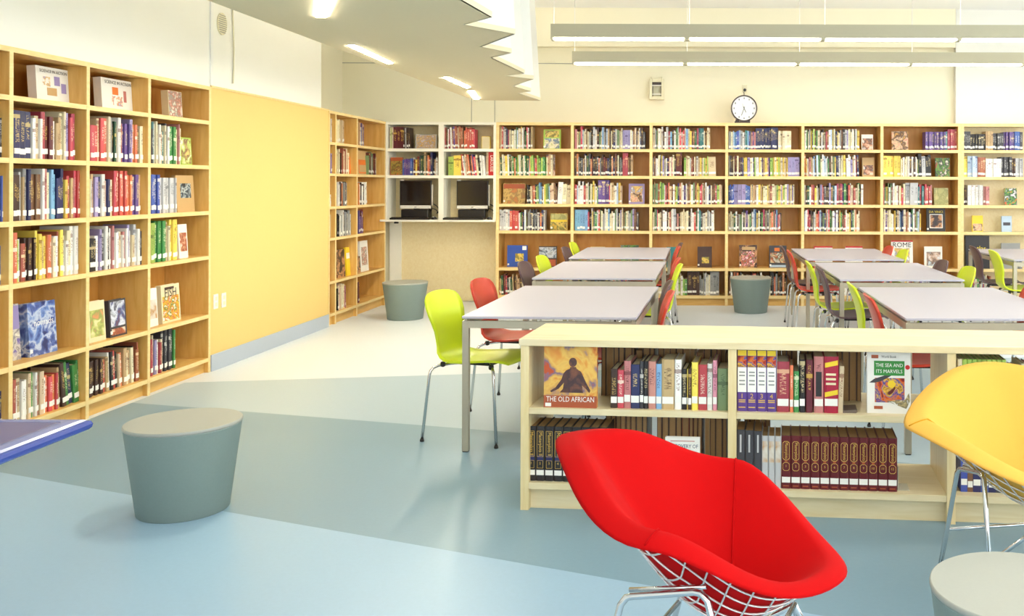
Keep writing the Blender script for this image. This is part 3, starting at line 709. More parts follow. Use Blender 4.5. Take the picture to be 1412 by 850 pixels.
B(3,1328,1336,['maroon','dark brown'],.2,.24,lean=-.08); B(3,1336,1358,['white','red','white'],.22,.24,sets=((1336,1358,'white',.235,.022),)); B(3,1358,1366,['rose'],.21,.22,wmin=.02)
# computer corner rows
def CZf(rw): return {1:1.83, 2:1.517}[rw]
def Cc(rw, p0, p1, theme, hmin=.2, hmax=.26, sets=(), lean=0.0, **kw):
    sp = [(bx(a), bx(b), c, h, w) for (a, b, c, h, w) in sets]
    stuff_run((0, BY, 0), 0, bx(p0), bx(p1), CZf(rw), theme, hmin, hmax, int(p0)*5+rw, sp, lean, **kw)
Cc(1,536,541,['cream','lime'],.24,.26); Cc(1,541,555,['maroon'],.26,.26,sets=((541,555,'maroon',.255,.04),),sticker=0); Cc(1,555,564,['dark brown','white','charcoal'],.2,.26,lean=-.05)
Cc(1,612,638,['lavender','white','rust','purple','crimson','beige','brown'],.22,.27,lean=-.05); Cc(1,638,653,['yellow','orange','red','red','grey'],.19,.25,wmin=.02)
Cc(2,553,568,['red','blue','crimson','purple'],.18,.2,wmin=.02,sticker=.2); Cc(2,568,605,DARK+['yellow','orange','red'],.18,.27); Cc(2,617,624,['lime','cream'],.22,.23,wmin=.05,wmax=.06,sticker=0); Cc(2,624,634,['yellow'],.23,.24,wmin=.08,wmax=.09,sticker=0); Cc(2,634,669,['red','white','white','orange','cream','black','purple','tan'],.21,.25,lean=-.14); Cc(2,669,672,['beige'],.27,.28)
# far-left bookcase rows
def fl(px, back=0.036): return (-LX+back)*F/(PX-px)
def Fl(rw, p0, p1, theme, hmin=.2, hmax=.26, sets=(), lean=0.0, **kw):
    sp = [(fl(a), fl(b), c, h, w) for (a, b, c, h, w) in sets]
    stuff_run((LX, 0, 0), R(90), fl(p0), fl(p1), fz(rw), theme, hmin, hmax, int(p0)*3+rw, sp, lean, **kw)
Fl(1,455,462,['white','beige','tan'],.22,.26); Fl(1,465.5,475,['cream','tan','beige'],.22,.25,sets=((473,475,'orange',.2,.05),)); Fl(1,495,503,['rose','purple','silver','tan'],.2,.26)
Fl(2,455,462,['rose','lavender','maroon'],.2,.22); Fl(2,465.5,481,['rust','cream','white','beige','dark brown'],.2,.27); Fl(2,508,518,['sage','silver','maroon'],.2,.26)
Fl(3,453.8,455.5,['white'],.1,.14); Fl(3,465.5,479,['rust','dark brown','white','grey','white'],.2,.26); Fl(3,495,506,['cream','dark brown','orange','white'],.2,.25)
Fl(4,456,461,['white','yellow','cream'],.2,.24); Fl(4,465.5,484,['silver','white','black','white','grey','rust'],.2,.27); Fl(4,494.5,502,['maroon','purple','rust'],.18,.26)
Fl(6,465.5,477,['black','silver','maroon','cream','rose'],.2,.26,lean=-.04); Fl(6,494.3,496.5,['cream','maroon'],.19,.24)

# --- cover-out books on the back wall, the computer corner and far-left case
def back_disp(rw, p0, p1, h, color, label, z=None, y=0.10, th=0.025, **kw):
    return display((bx(p0), BY+y, fz(rw) if z is None else z), 0, bx(p1)-bx(p0), h, th, color, label, 'books facing out on the back wall', **kw)
back_disp(1,747,771,.235,'lime','book with white bird picture on the top shelf, leftmost birch back bay',pics=((.06,.94,.04,.55,'art_bird'),(.1,.9,.6,.95,'art_gold')))
back_disp(2,751,763,.25,'art_face','upright book with a face cover ending the green row, second shelf',sticker=False)
back_disp(3,691,722,.24,'art_land','wide terracotta landscape book, third shelf, leftmost birch back bay',pics=((.02,.98,.74,.97,'rust'),))
back_disp(4,757,781,.20,'art_gold','olive and gold landscape book, fourth shelf, leftmost birch back bay',pics=((.04,.96,.5,.96,'yellow'),(.04,.96,.62,.96,'art_olive')))
back_disp(5,697,725,.255,'blue','bright blue book with small square picture above the bottom shelf',pics=((.4,.82,.25,.62,'art_gold'),(.75,.95,.78,.96,'white')))
back_disp(5,741,766,.245,'dark brown','book with grey crowd picture beside the bright blue one',pics=((.02,.98,.42,.95,'art_crowd'),(.05,.95,.05,.36,'rust')))
back_disp(5,813,833,.24,'cream','cream book peeking over the farthest left table',pics=((.1,.9,.1,.7,'art_olive'),),sticker=False)
back_disp(5,855,880,.26,'art_gang','black and white patterned book peeking over the farthest left table',sticker=False)
back_disp(3,866,888,.24,'lavender','lavender-framed picture book on the third shelf beside the purple volumes',pics=((.12,.88,.1,.88,'art_rome'),(.16,.84,.12,.55,'art_child')))
back_disp(5,919,935,.24,'teal','teal book half hidden behind the red chair at the back',sticker=False)
back_disp(5,962,982,.245,'dark brown','chocolate brown book with gold lettering and a gold ornament',pics=((.3,.8,.2,.5,'art_gold'),))
back_disp(5,1020,1045,.265,'art_lady','dark-framed book of toys above the grey drum stool',pics=((.12,.88,.08,.72,'art_toys'),(.16,.9,.78,.92,'tan')))
back_disp(5,1062,1086,.26,'charcoal','slate blue feast picture book beside the back plum chair',pics=((.06,.94,.22,.68,'art_feast'),(.3,.6,.74,.9,'orange'),(.04,.96,.02,.12,'pale blue')))
back_disp(1,1190,1206,.185,'white','white book with a portrait face on the top shelf',pics=((.06,.94,.02,.75,'art_face'),),sticker=False)
back_disp(2,1191,1208,.225,'tan','tan picture book on the second shelf below the portrait',pics=((.1,.9,.1,.6,'art_face'),),sticker=False)
back_disp(5,1124,1150,.255,'white','left one of two white red-edged books behind the far right table',pics=((0,1,.93,1,'red'),(0,.06,0,1,'red')),sticker=False)
back_disp(5,1168,1192,.255,'white','right one of two white red-edged books behind the far right table',pics=((0,1,.93,1,'red'),),sticker=False)
back_disp(1,1232,1255,.225,'art_child','rosy book with a child on the top shelf, sixth back bay',sticker=False)
back_disp(2,1293,1313,.225,'art_gang','book with a crowd of faces on the second shelf beside yellow volumes',sticker=False)
back_disp(3,1291,1311,.20,'art_olive','plain olive green book on the third shelf, sixth back bay',sticker=False)
back_disp(4,1281,1307,.275,'black','black art book with yellow title and a framed portrait',pics=((.16,.86,.14,.74,'white'),(.2,.82,.17,.71,'art_lady')))
bk = back_disp(5,1232,1262,.325,'white','tall white book on Rome with a red top band',pics=((0,1,.95,1,'red'),(.15,.85,.08,.72,'art_rome')),titles=(('ROME','ink',.5,.84,.84),),sticker=False)
back_disp(5,1278,1303,.255,'white','white book with a boy in a cap behind the plum chair',pics=((.12,.9,.1,.75,'art_boy'),),sticker=False)
YI = plain('yellow_print', (236,214,70), 0.5)
back_disp(3,1388,1405,.20,'art_panda','small panda picture book on the third shelf at the right end',y=0.06,sticker=False)
back_disp(4,1343,1358,.19,'yellow','small yellow and orange book alone on the pale fourth shelf',pics=((.06,.94,.05,.5,'art_child'),),y=0.06,sticker=False)
back_disp(4,1384,1398,.185,'pale blue','small pale blue book on the fourth shelf at the right end',pics=((.15,.85,.4,.6,'charcoal'),),y=0.06,sticker=False)
at_ = back_disp(5,1334,1367,.385,'black','very tall black atlas with yellow title at the right end',titles=(('atlas','yellow_print',.6,.62,.5),),y=0.05,sticker=False)
back_disp(5,1384,1410,.30,'grey','flat grey book half hidden behind the right end table',y=0.06,sticker=False)
dv = [o for o in COL.objects if o.get('label', '').startswith('black art book')][0]
put_text(dv, 'DA VINCI', 'yellow_print', ((bx(1307)-bx(1281))*0.5, -0.003, .275*.84), w=.16)
back_disp(1,569,598,.17,'silver','grey framed flower picture book on the computer unit, top shelf',z=1.83,pics=((.04,.96,.04,.96,'art_flowers'),),sticker=False)
back_disp(1,661,673,.15,'yellow','small plain yellow book standing alone above the right computer',z=1.83,sticker=False,pics=((.05,.95,.03,.97,'cream'),))
back_disp(2,536,553,.21,'rust','autumn-coloured picture book over the left computer',z=1.517,pics=((.04,.96,.04,.8,'art_leaf'),),y=0.05,sticker=False)
la = display((bx(672.5), BY+0.04, 1.517), 0, bx(681.5)-bx(672.5), 0.275, 0.15, 'red', 'tall red dictionary with white vertical title beside the bookcase', 'books facing out on the back wall', lean=0.0, sticker=False)
put_text(la, 'LAROUSSE', 'sticker', (0.038, -0.003, 0.14), w=0.19, h=0.035, vert=True)
def fl_disp(rw, p0, p1, h, color, label, **kw):
    return display((LX-0.06, fl(p0, .06), fz(rw)), R(90), fl(p1, .06)-fl(p0, .06), h, 0.025, color, label, 'books facing out in the far left bookcase', **kw)
fl_disp(2,494.5,509,.265,'tan','tall tan and orange book, second shelf of the far left bookcase',pics=((.04,.9,.05,.62,'orange'),(.1,.8,.1,.4,'tan')),sticker=False)
fl_disp(2,482,487,.19,'orange','narrow orange book at a row end, far left bookcase',sticker=False)
fl_disp(5,453.9,460,.31,'rust','brown book with white top, near edge of the far left bookcase',pics=((.02,.98,.68,.97,'white'),),sticker=False)
fl_disp(5,466,477,.29,'art_lady','dark framed portrait book, fifth shelf of the far left bookcase',sticker=False)
fl_disp(5,479,489,.30,'yellow','bright yellow book with white band, fifth shelf of the far left bookcase',pics=((.05,.95,.6,.8,'white'),),sticker=False)
fl_disp(5,493.6,498,.18,'art_lady','small dark book beside the white one, far left bookcase',sticker=False)
fl_disp(5,498.5,509,.34,'white','tall white book with sketch, fifth shelf of the far left bookcase',pics=((.15,.85,.2,.8,'art_vine'),),sticker=False)

# ------------------------------------------------------------------ computers
def computer(px0, px1, side, kbpx0, kbpx1, mpx):
    cxm = (bx(px0)+bx(px1))/2; w = bx(px1)-bx(px0); y = BY+0.08; z0 = 1.0
    m = empty('computer_monitor', (cxm, y, z0), label='black flat computer monitor with silver lower bezel, %s of the two' % side, cat='monitor', group='computers in the corner')
    zt = 1.415+(255-250)/S-z0; zb = 1.415+(255-285)/S-z0
    MB().box(-w/2, w/2, 0.0, 0.035, zb-0.035, zt).build('casing', MAT['plastic_black'], m, 0.006)
    MB().box(-w/2+0.012, w/2-0.012, -0.002, 0.004, zb+0.004, zt-0.012).build('screen', MAT['screen_black'], m)
    MB().box(-w/2+0.004, w/2-0.004, -0.004, 0.01, zb-0.036, zb+0.002).build('lower_bezel', MAT['plastic_silver'], m, 0.003)
    MB().box(-0.012, 0.012, -0.005, 0.0, zb-0.022, zb-0.015).build('badge', MAT['plastic_black'], m)
    MB().box(-w/2+0.01, -w/2+0.05, -0.004, 0.02, zt-0.004, zt+0.012).build('webcam', MAT['plastic_silver'], m)
    MB().box(w/2+0.004, w/2+0.016, 0.0, 0.03, zb+0.0, zt-0.05).build('side_speaker', MAT['plastic_silver'], m)
    MB().box(-0.03, 0.03, 0.03, 0.06, 0.06, zt-0.1).build('neck', MAT['plastic_black'], m)
    MB().box(-w/2+0.02, w/2-0.03, -0.02, 0.14, 0.012, zb-0.045).build('base', MAT['plastic_black'], m, 0.012)
    MB().box(-w/2+0.04, w/2-0.05, 0.0, 0.12, 0.0, 0.014).build('foot', MAT['plastic_black'], m)
    pts = [(w/2-0.06+0.11*t+0.03*math.sin(9*t), 0.06+0.02*math.cos(8*t), 0.05+0.14*math.sin(3.0*t)) for t in [i/14 for i in range(15)]]
    MB().tube(pts, 0.006, 6).build('cable', MAT['plastic_black'], m)
    MB().tube([(p[0]-0.02, p[1]+0.02, p[2]*0.6+0.02) for p in pts], 0.005, 6).build('cable', MAT['plastic_black'], m)
    k = empty('keyboard', ((bx(kbpx0)+bx(kbpx1))/2, BY-0.02, 1.0), label='black keyboard in front of the %s monitor' % side, cat='keyboard', group='keyboards')
    kw = (bx(kbpx1)-bx(kbpx0))/2
    MB().box(-kw, kw, -0.06, 0.07, 0.0, 0.022).build('body', MAT['plastic_black'], k, 0.004)
    mb = MB()
    for i in range(14):
        for j in range(4): mb.box(-kw+0.015+i*(2*kw-0.03)/14, -kw+0.015+(i+0.85)*(2*kw-0.03)/14, -0.045+j*0.026, -0.045+j*0.026+0.021, 0.022, 0.028)
    mb.build('keys', MAT['screen_black'], k)
    if mpx:
        ms = empty('computer_mouse', (bx(mpx), BY-0.03, 1.0), label='small black mouse beside the %s keyboard' % side, cat='mouse', group='mice')
        MB().lathe([(0.001,0.0),(0.03,0.0),(0.033,0.01),(0.028,0.024),(0.016,0.032),(0.002,0.034)], 16).build('body', MAT['plastic_black'], ms)
        MB().box(-0.003, 0.003, -0.022, -0.006, 0.028, 0.035).build('wheel', MAT['plastic_silver'], ms)
computer(548, 592, 'left', 540, 595, 599.5)
computer(627, 671, 'right', 613, 668, 676)

# ------------------------------------------------------------------ clock, wall box, grille, outlets
ck_ = empty('clock', (bx(1026), BY+0.05, 2.14), label='round white clock with dark rim standing on the back bookcase', cat='clock')
cr_, cc_ = 0.155, 0.175
n_ = 48
def circ(r): return [(r*math.cos(2*math.pi*i/n_), cc_+r*math.sin(2*math.pi*i/n_)) for i in range(n_)]
MB().ring(circ(cr_), circ(cr_-0.014), -0.02, 0.03).build('rim', MAT['clock_rim'], ck_)
MB().disc_y(0, cc_, cr_-0.012, -0.005, 0.028).build('dial', MAT['clock_face'], ck_)
for i in range(12):
    a = math.pi/6*i; x, z = 0.118*math.sin(a), cc_+0.118*math.cos(a)
    MB().box(x-0.005, x+0.005, -0.0065, -0.005, z-0.009, z+0.009).build('hour_mark', MAT['ink'], ck_)
def hand(ang, ln, wd, yy):
    o = MB().box(-wd/2, wd/2, -0.001, 0.001, -0.025, ln).build('hand', MAT['ink'], ck_); o.location = (0, yy, cc_); o.rotation_euler = (0, ang, 0)
hand(R(155), 0.055, 0.007, -0.008); hand(R(200), 0.09, 0.005, -0.010); hand(R(-22), 0.06, 0.002, -0.012)
MB().box(-0.11, 0.07, -0.03, 0.05, 0.0, 0.022).build('stand', MAT['clock_rim'], ck_, 0.004)
MB().box(-0.10, -0.06, -0.02, 0.03, 0.02, 0.045).build('stand_cheek', MAT['clock_rim'], ck_); MB().box(0.04, 0.07, -0.02, 0.03, 0.02, 0.04).build('stand_cheek', MAT['clock_rim'], ck_)
MB().tube([(0, 0.01, cc_+cr_), (0, 0.03, cc_+cr_+0.03), (0.002, 0.25, cc_+cr_+0.06)], 0.004, 6).build('power_cord', MAT['plastic_black'], ck_)
SW = F/(BY+0.34)
def wx(px): return (px-PX)/SW
def wz(py): return CH+(PY-py)/SW
ou = empty('wall_outlet', (wx(1026.5), BY+0.338, wz(122)), label='small ivory wall outlet above the clock', cat='outlet')
MB().box(-0.03, 0.03, -0.008, 0.0, -0.045, 0.045).build('plate', MAT['plastic_ivory'], ou, 0.002)
MB().disc_y(0, -0.02, 0.018, -0.03, -0.008, 16).build('plug', MAT['plastic_black'], ou)
wb = empty('wall_box', (wx(905.5), BY+0.336, wz(124)), label='white open wall box with brass-coloured insides left of the clock', cat='wall box')
a, b, z0, z1 = -0.088, 0.088, -0.125, 0.125
MB().box(a, -0.055, -0.07, 0, z0, z1).box(0.055, b, -0.07, 0, z0, z1).box(-0.055, 0.055, -0.07, 0, z0, -0.085).box(-0.055, 0.055, -0.07, 0, 0.085, z1).build('housing', MAT['plastic_ivory'], wb, 0.004)
MB().box(-0.055, 0.055, -0.012, 0, -0.085, 0.085).build('backplate', MAT['plastic_ivory'], wb)
MB().box(-0.055, 0.055, -0.05, -0.03, 0.055, 0.085).build('bell_strip', MAT['clock_rim'], wb)
for z in (0.045, -0.06): MB().box(-0.055, 0.055, -0.066, -0.05, z-0.006, z+0.006).build('crossbar', MAT['plastic_white'], wb)
for x in (-0.05, 0.045): MB().box(x, x+0.006, -0.055, -0.03, -0.085, 0.05).build('bracket', MAT['clock_rim'], wb)
for x in (-0.07, 0.06): MB().box(x-0.006, x+0.006, -0.02, 0.0, z1, z1+0.03).build('mounting_tab', MAT['plastic_ivory'], wb)
def lwz(px, py): return CH+(PY-py)/F*dl(px)
gr = empty('speaker_grille', (LX, dl(304.5), lwz(304.5, 35)), (0,0,R(90)), 'oval speaker grille high on the left white wall', 'speaker grille')
MB().plate([(0.07*math.cos(2*math.pi*i/28), 0.085*math.sin(2*math.pi*i/28)) for i in range(28)], -0.010, 0.0).build('frame', MAT['plastic_ivory'], gr)
for i in range(9):
    zz = -0.064+i*0.016; hw = 0.07*math.sqrt(max(0, 1-(zz/0.085)**2))*0.88
    MB().box(-hw, hw, -0.013, -0.009, zz-0.003, zz+0.003).build('slat', MAT['grille_grey'], gr)
for i, (px, py, nm) in enumerate(((297, 418, 'nearer'), (308, 416, 'farther'))):
    o = empty('wall_outlet', (LX+0.001, dl(px), lwz(px, py)), (0,0,R(90)), 'white wall plate low on the yellow panel, %s of the two' % nm, 'outlet', 'outlets on the yellow panel')
    MB().box(-0.032, 0.032, -0.008, 0, -0.055, 0.055).build('plate', MAT['plastic_white'], o, 0.002)
    for z in (-0.022, 0.022): MB().box(-0.014, 0.014, -0.010, -0.007, z-0.014, z+0.014).build('socket', MAT['plastic_ivory'], o)

# ------------------------------------------------------------------ tables
def table(x0, y0, rz, label, w=0.92, L=1.5, h=0.72):
    t = empty('table', (x0, y0, 0), (0,0,rz), label, 'table', 'reading tables')
    MB().box(0, w, 0, L, h-0.014, h).build('tabletop', MAT['table_laminate'], t, 0.003)
    q = 0.034; ins = 0.0
    for (x, y) in ((ins, 0.006), (w-q-ins, 0.006), (ins, L-q-0.006), (w-q-ins, L-q-0.006)):
        lg = MB().box(x, x+q, y, y+q, 0.006, h-0.026).build('leg', MAT['steel'], t, 0.002)
        MB().box(x+0.003, x+q-0.003, y+0.003, y+q-0.003, 0.0, 0.006).build('foot', MAT['black_rubber'], lg)
        MB().box(x+0.009, x+q-0.009, y+0.009, y+q-0.009, h-0.026, h-0.014).build('spacer', MAT['steel'], lg)
    for (a, b, c, d) in ((q, w-q, 0.008, 0.028), (q, w-q, L-0.028, L-0.008), (0.002, 0.022, q+0.006, L-q-0.006), (w-0.022, w-0.002, q+0.006, L-q-0.006)):
        MB().box(a, b, c, d, h-0.064, h-0.026).build('rail', MAT['steel'], t)
    return t
table(-1.25, 4.96, R(-2.0), 'pale laminate table at left nearest the low bookshelf')
table(-1.245, 7.0, R(-0.7), 'pale laminate table in the middle of the left row of tables')
table(-1.24, 8.92, 0, 'pale laminate table farthest back in the left row')
table(1.08, 4.93, 0, 'pale laminate table nearest the low bookshelf in the right row')
table(1.035, 6.95, 0, 'pale laminate table in the middle of the right row of tables')
table(1.0, 8.82, 0, 'pale laminate table farthest back in the right row')
table(2.95, 8.85, 0, 'pale laminate table cut off by the right picture edge')

# ------------------------------------------------------------------ shell chairs
def shell_mesh(mat):
    prof = [(0.235,0.425,0.105),(0.222,0.438,0.150),(0.19,0.447,0.178),(0.14,0.449,0.196),(0.07,0.444,0.208),(0.0,0.438,0.210),(-0.07,0.434,0.202),(-0.125,0.437,0.182),(-0.165,0.449,0.160),(-0.192,0.472,0.142),(-0.206,0.505,0.132),(-0.212,0.545,0.134),(-0.216,0.59,0.148),(-0.224,0.635,0.166),(-0.236,0.68,0.180),(-0.250,0.722,0.182),(-0.264,0.756,0.170),(-0.274,0.780,0.145),(-0.280,0.795,0.108),(-0.2835,0.803,0.066),(-0.285,0.8065,0.02)]
    ns = 10; t = 0.011; mb = MB(); rows = []
    for side in (0, 1):
        for i, (y, z, hw) in enumerate(prof):
            a, b = prof[max(i-1,0)], prof[min(i+1,len(prof)-1)]
            ty, tz = b[0]-a[0], b[1]-a[1]; l = math.hypot(ty, tz); ny, nz = tz/l, -ty/l      # normal to the upper/front side
            if nz < 0 and ny < 0: ny, nz = -ny, -nz
            for j in range(ns+1):
                s = -1+2*j/ns; c = 0.020*s*s*(1 if z > 0.5 else 0.5)*min(1, (hw/0.15)**2)
                o = c - (t if side else 0)
                mb.v.append((s*hw, y+ny*o, z+nz*o))
    n = len(prof); W = ns+1
    def id_(sd, i, j): return sd*n*W+i*W+j
    for i in range(n-1):
        for j in range(ns):
            mb.face((id_(0,i,j),id_(0,i+1,j),id_(0,i+1,j+1),id_(0,i,j+1)), 0, None, True)
            mb.face((id_(1,i,j),id_(1,i,j+1),id_(1,i+1,j+1),id_(1,i+1,j)), 0, None, True)
        for j in (0, ns):
            q = (id_(0,i,j),id_(1,i,j),id_(1,i+1,j),id_(0,i+1,j)); mb.face(q if j == 0 else q[::-1], 0)
    for i in (0, n-1):
        for j in range(ns):
            q = (id_(0,i,j),id_(0,i,j+1),id_(1,i,j+1),id_(1,i,j)); mb.face(q if i == 0 else q[::-1], 0)
    return mb.mesh('shell', [MAT[mat]])
SHELLS = {c: shell_mesh(c+'_shell') for c in ('lime','red','plum')}
def arc_leg(sx, sy):
    pts = [(sx*0.05, sy*0.08, 0.412), (sx*0.11, sy*0.125, 0.413), (sx*0.165, sy*0.165, 0.411), (sx*0.19, sy*0.184, 0.402), (sx*0.203, sy*0.194, 0.384), (sx*0.208, sy*0.198, 0.36), (sx*0.232, sy*0.228, 0.012)]
    return MB().tube(pts, 0.0085, 8).mesh('leg', [MAT['chrome']])
LEGS = [arc_leg(sx, sy) for sx in (-1, 1) for sy in (-1, 1)]
GLIDE = [MB().lathe([(0.010,0.0),(0.012,0.004),(0.010,0.016)], 10, cx=sx*0.232, cy=sy*0.228).mesh('foot_cap', [MAT['black_rubber']]) for sx in (-1, 1) for sy in (-1, 1)]
HUB = MB().box(-0.07, 0.07, -0.10, 0.10, 0.404, 0.420).mesh('mounting_plate', [MAT['black_rubber']])
BUMP = [MB().lathe([(0.004,0.40),(0.013,0.404),(0.015,0.415),(0.012,0.428)], 10, cx=sx*0.15, cy=sy*0.15).mesh('bumper', [MAT['black_rubber']]) for sx in (-1, 1) for sy in (-1, 1)]
def chair(x, y, ang, colr, label, backx=True):
    """x, y of the seat centre; ang = direction it faces (0 = +x, 90 = +y)"""
    r = empty('chair', (x, y, 0), (0,0,R(ang-90)), label, 'chair', '%s shell chairs' % colr)
    link('seat_shell', SHELLS[colr], r)
    for k in range(4):
        l = link('leg', LEGS[k], r); link('foot_cap', GLIDE[k], l)
        link('bumper', BUMP[k], r)
    link('mounting_plate', HUB, r)
    return r
# left row of tables, left side (facing right)
chair(-1.235, 5.33, -17, 'lime', 'lime green shell chair at the near left corner of the nearest left table')
chair(-1.16, 6.05, -10, 'red', 'red shell chair behind the lime one at the nearest left table')
chair(-1.13, 7.42, -6, 'plum', 'dark plum shell chair at left of the middle left table')
chair(-1.10, 8.07, -6, 'lime', 'lime shell chair beside the plum one at left of the middle left table')
chair(-1.05, 9.19, -4, 'plum', 'dark plum shell chair at left of the farthest left table')
chair(-1.08, 9.95, -4, 'lime', 'lime shell chair at the left back corner of the farthest left table')
# left row, right side (facing left)
chair(-0.435, 5.40, 184, 'red', 'red shell chair at right of the nearest left table')
chair(-0.46, 5.98, 184, 'plum', 'dark plum shell chair just behind the red one, right of the nearest left table')
chair(-0.42, 7.25, 184, 'lime', 'lime shell chair at right of the middle left table')
chair(-0.45, 7.88, 184, 'red', 'red shell chair behind the lime one, right of the middle left table')
chair(-0.48, 9.35, 184, 'red', 'red shell chair at right of the farthest left table')
chair(-0.47, 9.90, 184, 'plum', 'dark plum shell chair behind the red one, right of the farthest left table')
# right row, left side
chair(1.215, 5.28, -2, 'red', 'red shell chair at left of the nearest right table')
chair(1.22, 5.92, -2, 'lime', 'lime shell chair behind the red one at left of the nearest right table')
chair(1.17, 7.10, -2, 'plum', 'dark plum shell chair at left of the middle right table')
chair(1.145, 7.60, -2, 'lime', 'lime shell chair behind the plum one at left of the middle right table')
chair(1.11, 8.85, -2, 'red', 'red shell chair at left of the farthest right table')
chair(1.10, 9.48, -2, 'plum', 'dark plum shell chair behind the red one, left of the farthest right table')
# right row, right side
chair(1.65, 9.5, 182, 'red', 'red shell chair at right of the farthest right table')
chair(1.685, 8.98, 182, 'lime', 'lime shell chair at right of the farthest right table, before the Rome book')
chair(1.73, 7.72, 182, 'plum', 'dark plum shell chair at right of the middle right table')
chair(1.77, 7.10, 182, 'lime', 'lime shell chair at right of the middle right table')
chair(1.81, 5.80, 182, 'red', 'red shell chair at right of the nearest right table, cut by frame')
# third row
chair(3.04, 9.56, -2, 'plum', 'dark plum shell chair by the right end table before the atlas')
chair(3.05, 8.95, -2, 'lime', 'lime shell chair by the right end table')

# ------------------------------------------------------------------ drum stools
def stool(x, y, label):
    s = empty('drum_stool', (x, y, 0), (0,0,0), label, 'stool', 'grey drum stools')
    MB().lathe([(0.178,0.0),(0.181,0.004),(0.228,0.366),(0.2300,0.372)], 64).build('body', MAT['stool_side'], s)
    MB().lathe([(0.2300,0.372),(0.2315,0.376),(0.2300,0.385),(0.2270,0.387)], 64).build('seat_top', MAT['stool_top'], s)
    return s
stool(-2.235, 4.09, 'grey-blue tapered drum stool standing on the open floor at left')
stool(-3.09, 9.9, 'grey drum stool in the corner below the computers')
stool(0.57, 10.5, 'grey drum stool in front of the back bookcase between the table rows')
stool(0.83, 2.42, 'grey drum stool in the lower right corner before the yellow chair')

# ------------------------------------------------------------------ low double-sided bookshelf
LO, LA = Vector((-0.775, 4.09, 0)), R(-5.0)
lc, ls = math.cos(-LA), math.sin(-LA)
def lu(px):
    k = (px-PX)/F; return (k*LO.y - LO.x)/(lc + k*ls)
LD = 0.45
low = empty('low_bookshelf', LO, (0,0,LA), 'long low pale birch bookshelf open from both sides', 'bookshelf')
u1, u2, u3 = lu(1010.5), lu(1313), lu(1313)+0.92
for i, u in enumerate((0.0, u1-0.018, u2-0.018, u3-0.036)):
    MB().box(u, u+0.036, 0.0, LD, 0.0, 0.715).build('end_panel' if i in (0, 3) else 'divider', MAT['pale_birch_upright'], low, 0.0015)
MB().box(-0.006, u3+0.006, -0.008, LD+0.008, 0.715, 0.745).build('top_panel', MAT['pale_birch'], low, 0.002)
for (a, b) in ((0.036, u1-0.018), (u1+0.018, u2-0.018), (u2+0.018, u3-0.036)):
    MB().box(a, b, 0.003, LD-0.003, 0.418, 0.446).build('shelf', MAT['pale_birch'], low, 0.0015)
    MB().box(a, b, 0.003, LD-0.003, 0.092, 0.12).build('shelf', MAT['pale_birch'], low, 0.0015)
    for y in (0.035, LD-0.055): MB().box(a, b, y, y+0.02, 0.0, 0.092).build('kickplate', MAT['pale_birch'], low)
def lw(u, v, z): return (LO.x+u*lc+v*ls, LO.y-u*ls+v*lc, z)
def lp(px0, px1):                                          # columns of books set 5 cm behind the face
    f = 0.988; return lu(PX+(px0-PX)*f*1.0 + 0*1) if False else lu(px0), lu(px1)
UZ, DZ = 0.446, 0.12
def lowbook(px0, px1, h, color, label, z=UZ, v=0.03, d=0.17, tilt=0, sticker=True, group='upper row of the low bookshelf', **kw):
    a, b = lu(px0), lu(px1); return book(lw(a, v, z), LA, b-a-0.0008, h, d, color, label, group, tilt, sticker, **kw)
# upper row, first bay: measured spines (left column, right column, top height, colour, description)
sp1 = [(841,850.5,.17,'dark brown','small dark brown novel with gold lettering'),(850.5,859.5,.165,'red','small bright red novel'),(859.5,869,.205,'rose','dull red ornamented book'),(868.8,881.5,.19,'navy','thick navy book with silver lettering'),(881.5,887,.205,'charcoal','very thin charcoal book'),(887,893.5,.205,'black','thin black book with green lettering'),(893.5,904,.205,'rose','faded mauve-brown book'),(904,912,.195,'sky blue','light blue slim book'),(912,929.5,.215,'tan','thick khaki-brown book'),(930,939.5,.215,'white','white book with a dark figure'),(940,947,.175,'black','black and orange paperback'),(947.3,948.6,.175,'yellow','sliver-thin yellow book'),(948.8,953.5,.175,'dark brown','thin dark red-brown book'),(953.5,962.5,.205,'yellow','mustard yellow book with red seal'),(963,975,.195,'red','thick bright red book with white lettering'),(975.3,982.5,.20,'white','slim white book'),(983,989,.215,'pink','slim pink book'),(989.5,1004.5,.18,'sage','wide plain sage green book')]
for (a, b, h, c, t) in sp1: lowbook(a, b, h, c, t + ', upper low shelf', sticker=c != 'sage')
# four-volume set, second bay
for i in range(4):
    a = 1017+13.6*i; w_ = lu(a+13.6)-lu(a)-0.0008
    r = lowbook(a, a+13.6, .262, 'purple', 'white and purple %s volume of the numbered four-volume set' % ORD[i], mat=FLAT['purple'], sticker=False, d=0.2)
    MB().box(0.002, w_-0.002, -0.0010, 0.002, .082, .188).build('spine_panel', MAT['sticker'], r)
    MB().box(0.002, w_-0.002, -0.0010, 0.002, .19, .236).build('spine_picture', MAT['art_reef'], r)
    MB().box(0.002, w_-0.002, -0.0010, 0.002, .238, .261).build('spine_band', FLAT['yellow'], r)
    put_text(r, str(i+1), 'gold', (w_/2, -0.0016, .066), h=.020, name='volume_number')
    for z in (.164,.150,.128,.112): MB().box(w_*.2, w_*.8, -0.0014, 0.001, z, z+.006).build('title_line', FLAT['grey'], r)
    for z in (.046,.038,.015): MB().box(w_*.15, w_*.85, -0.0010, 0.001, z, z+.004).build('title_line', MAT['gold'], r)
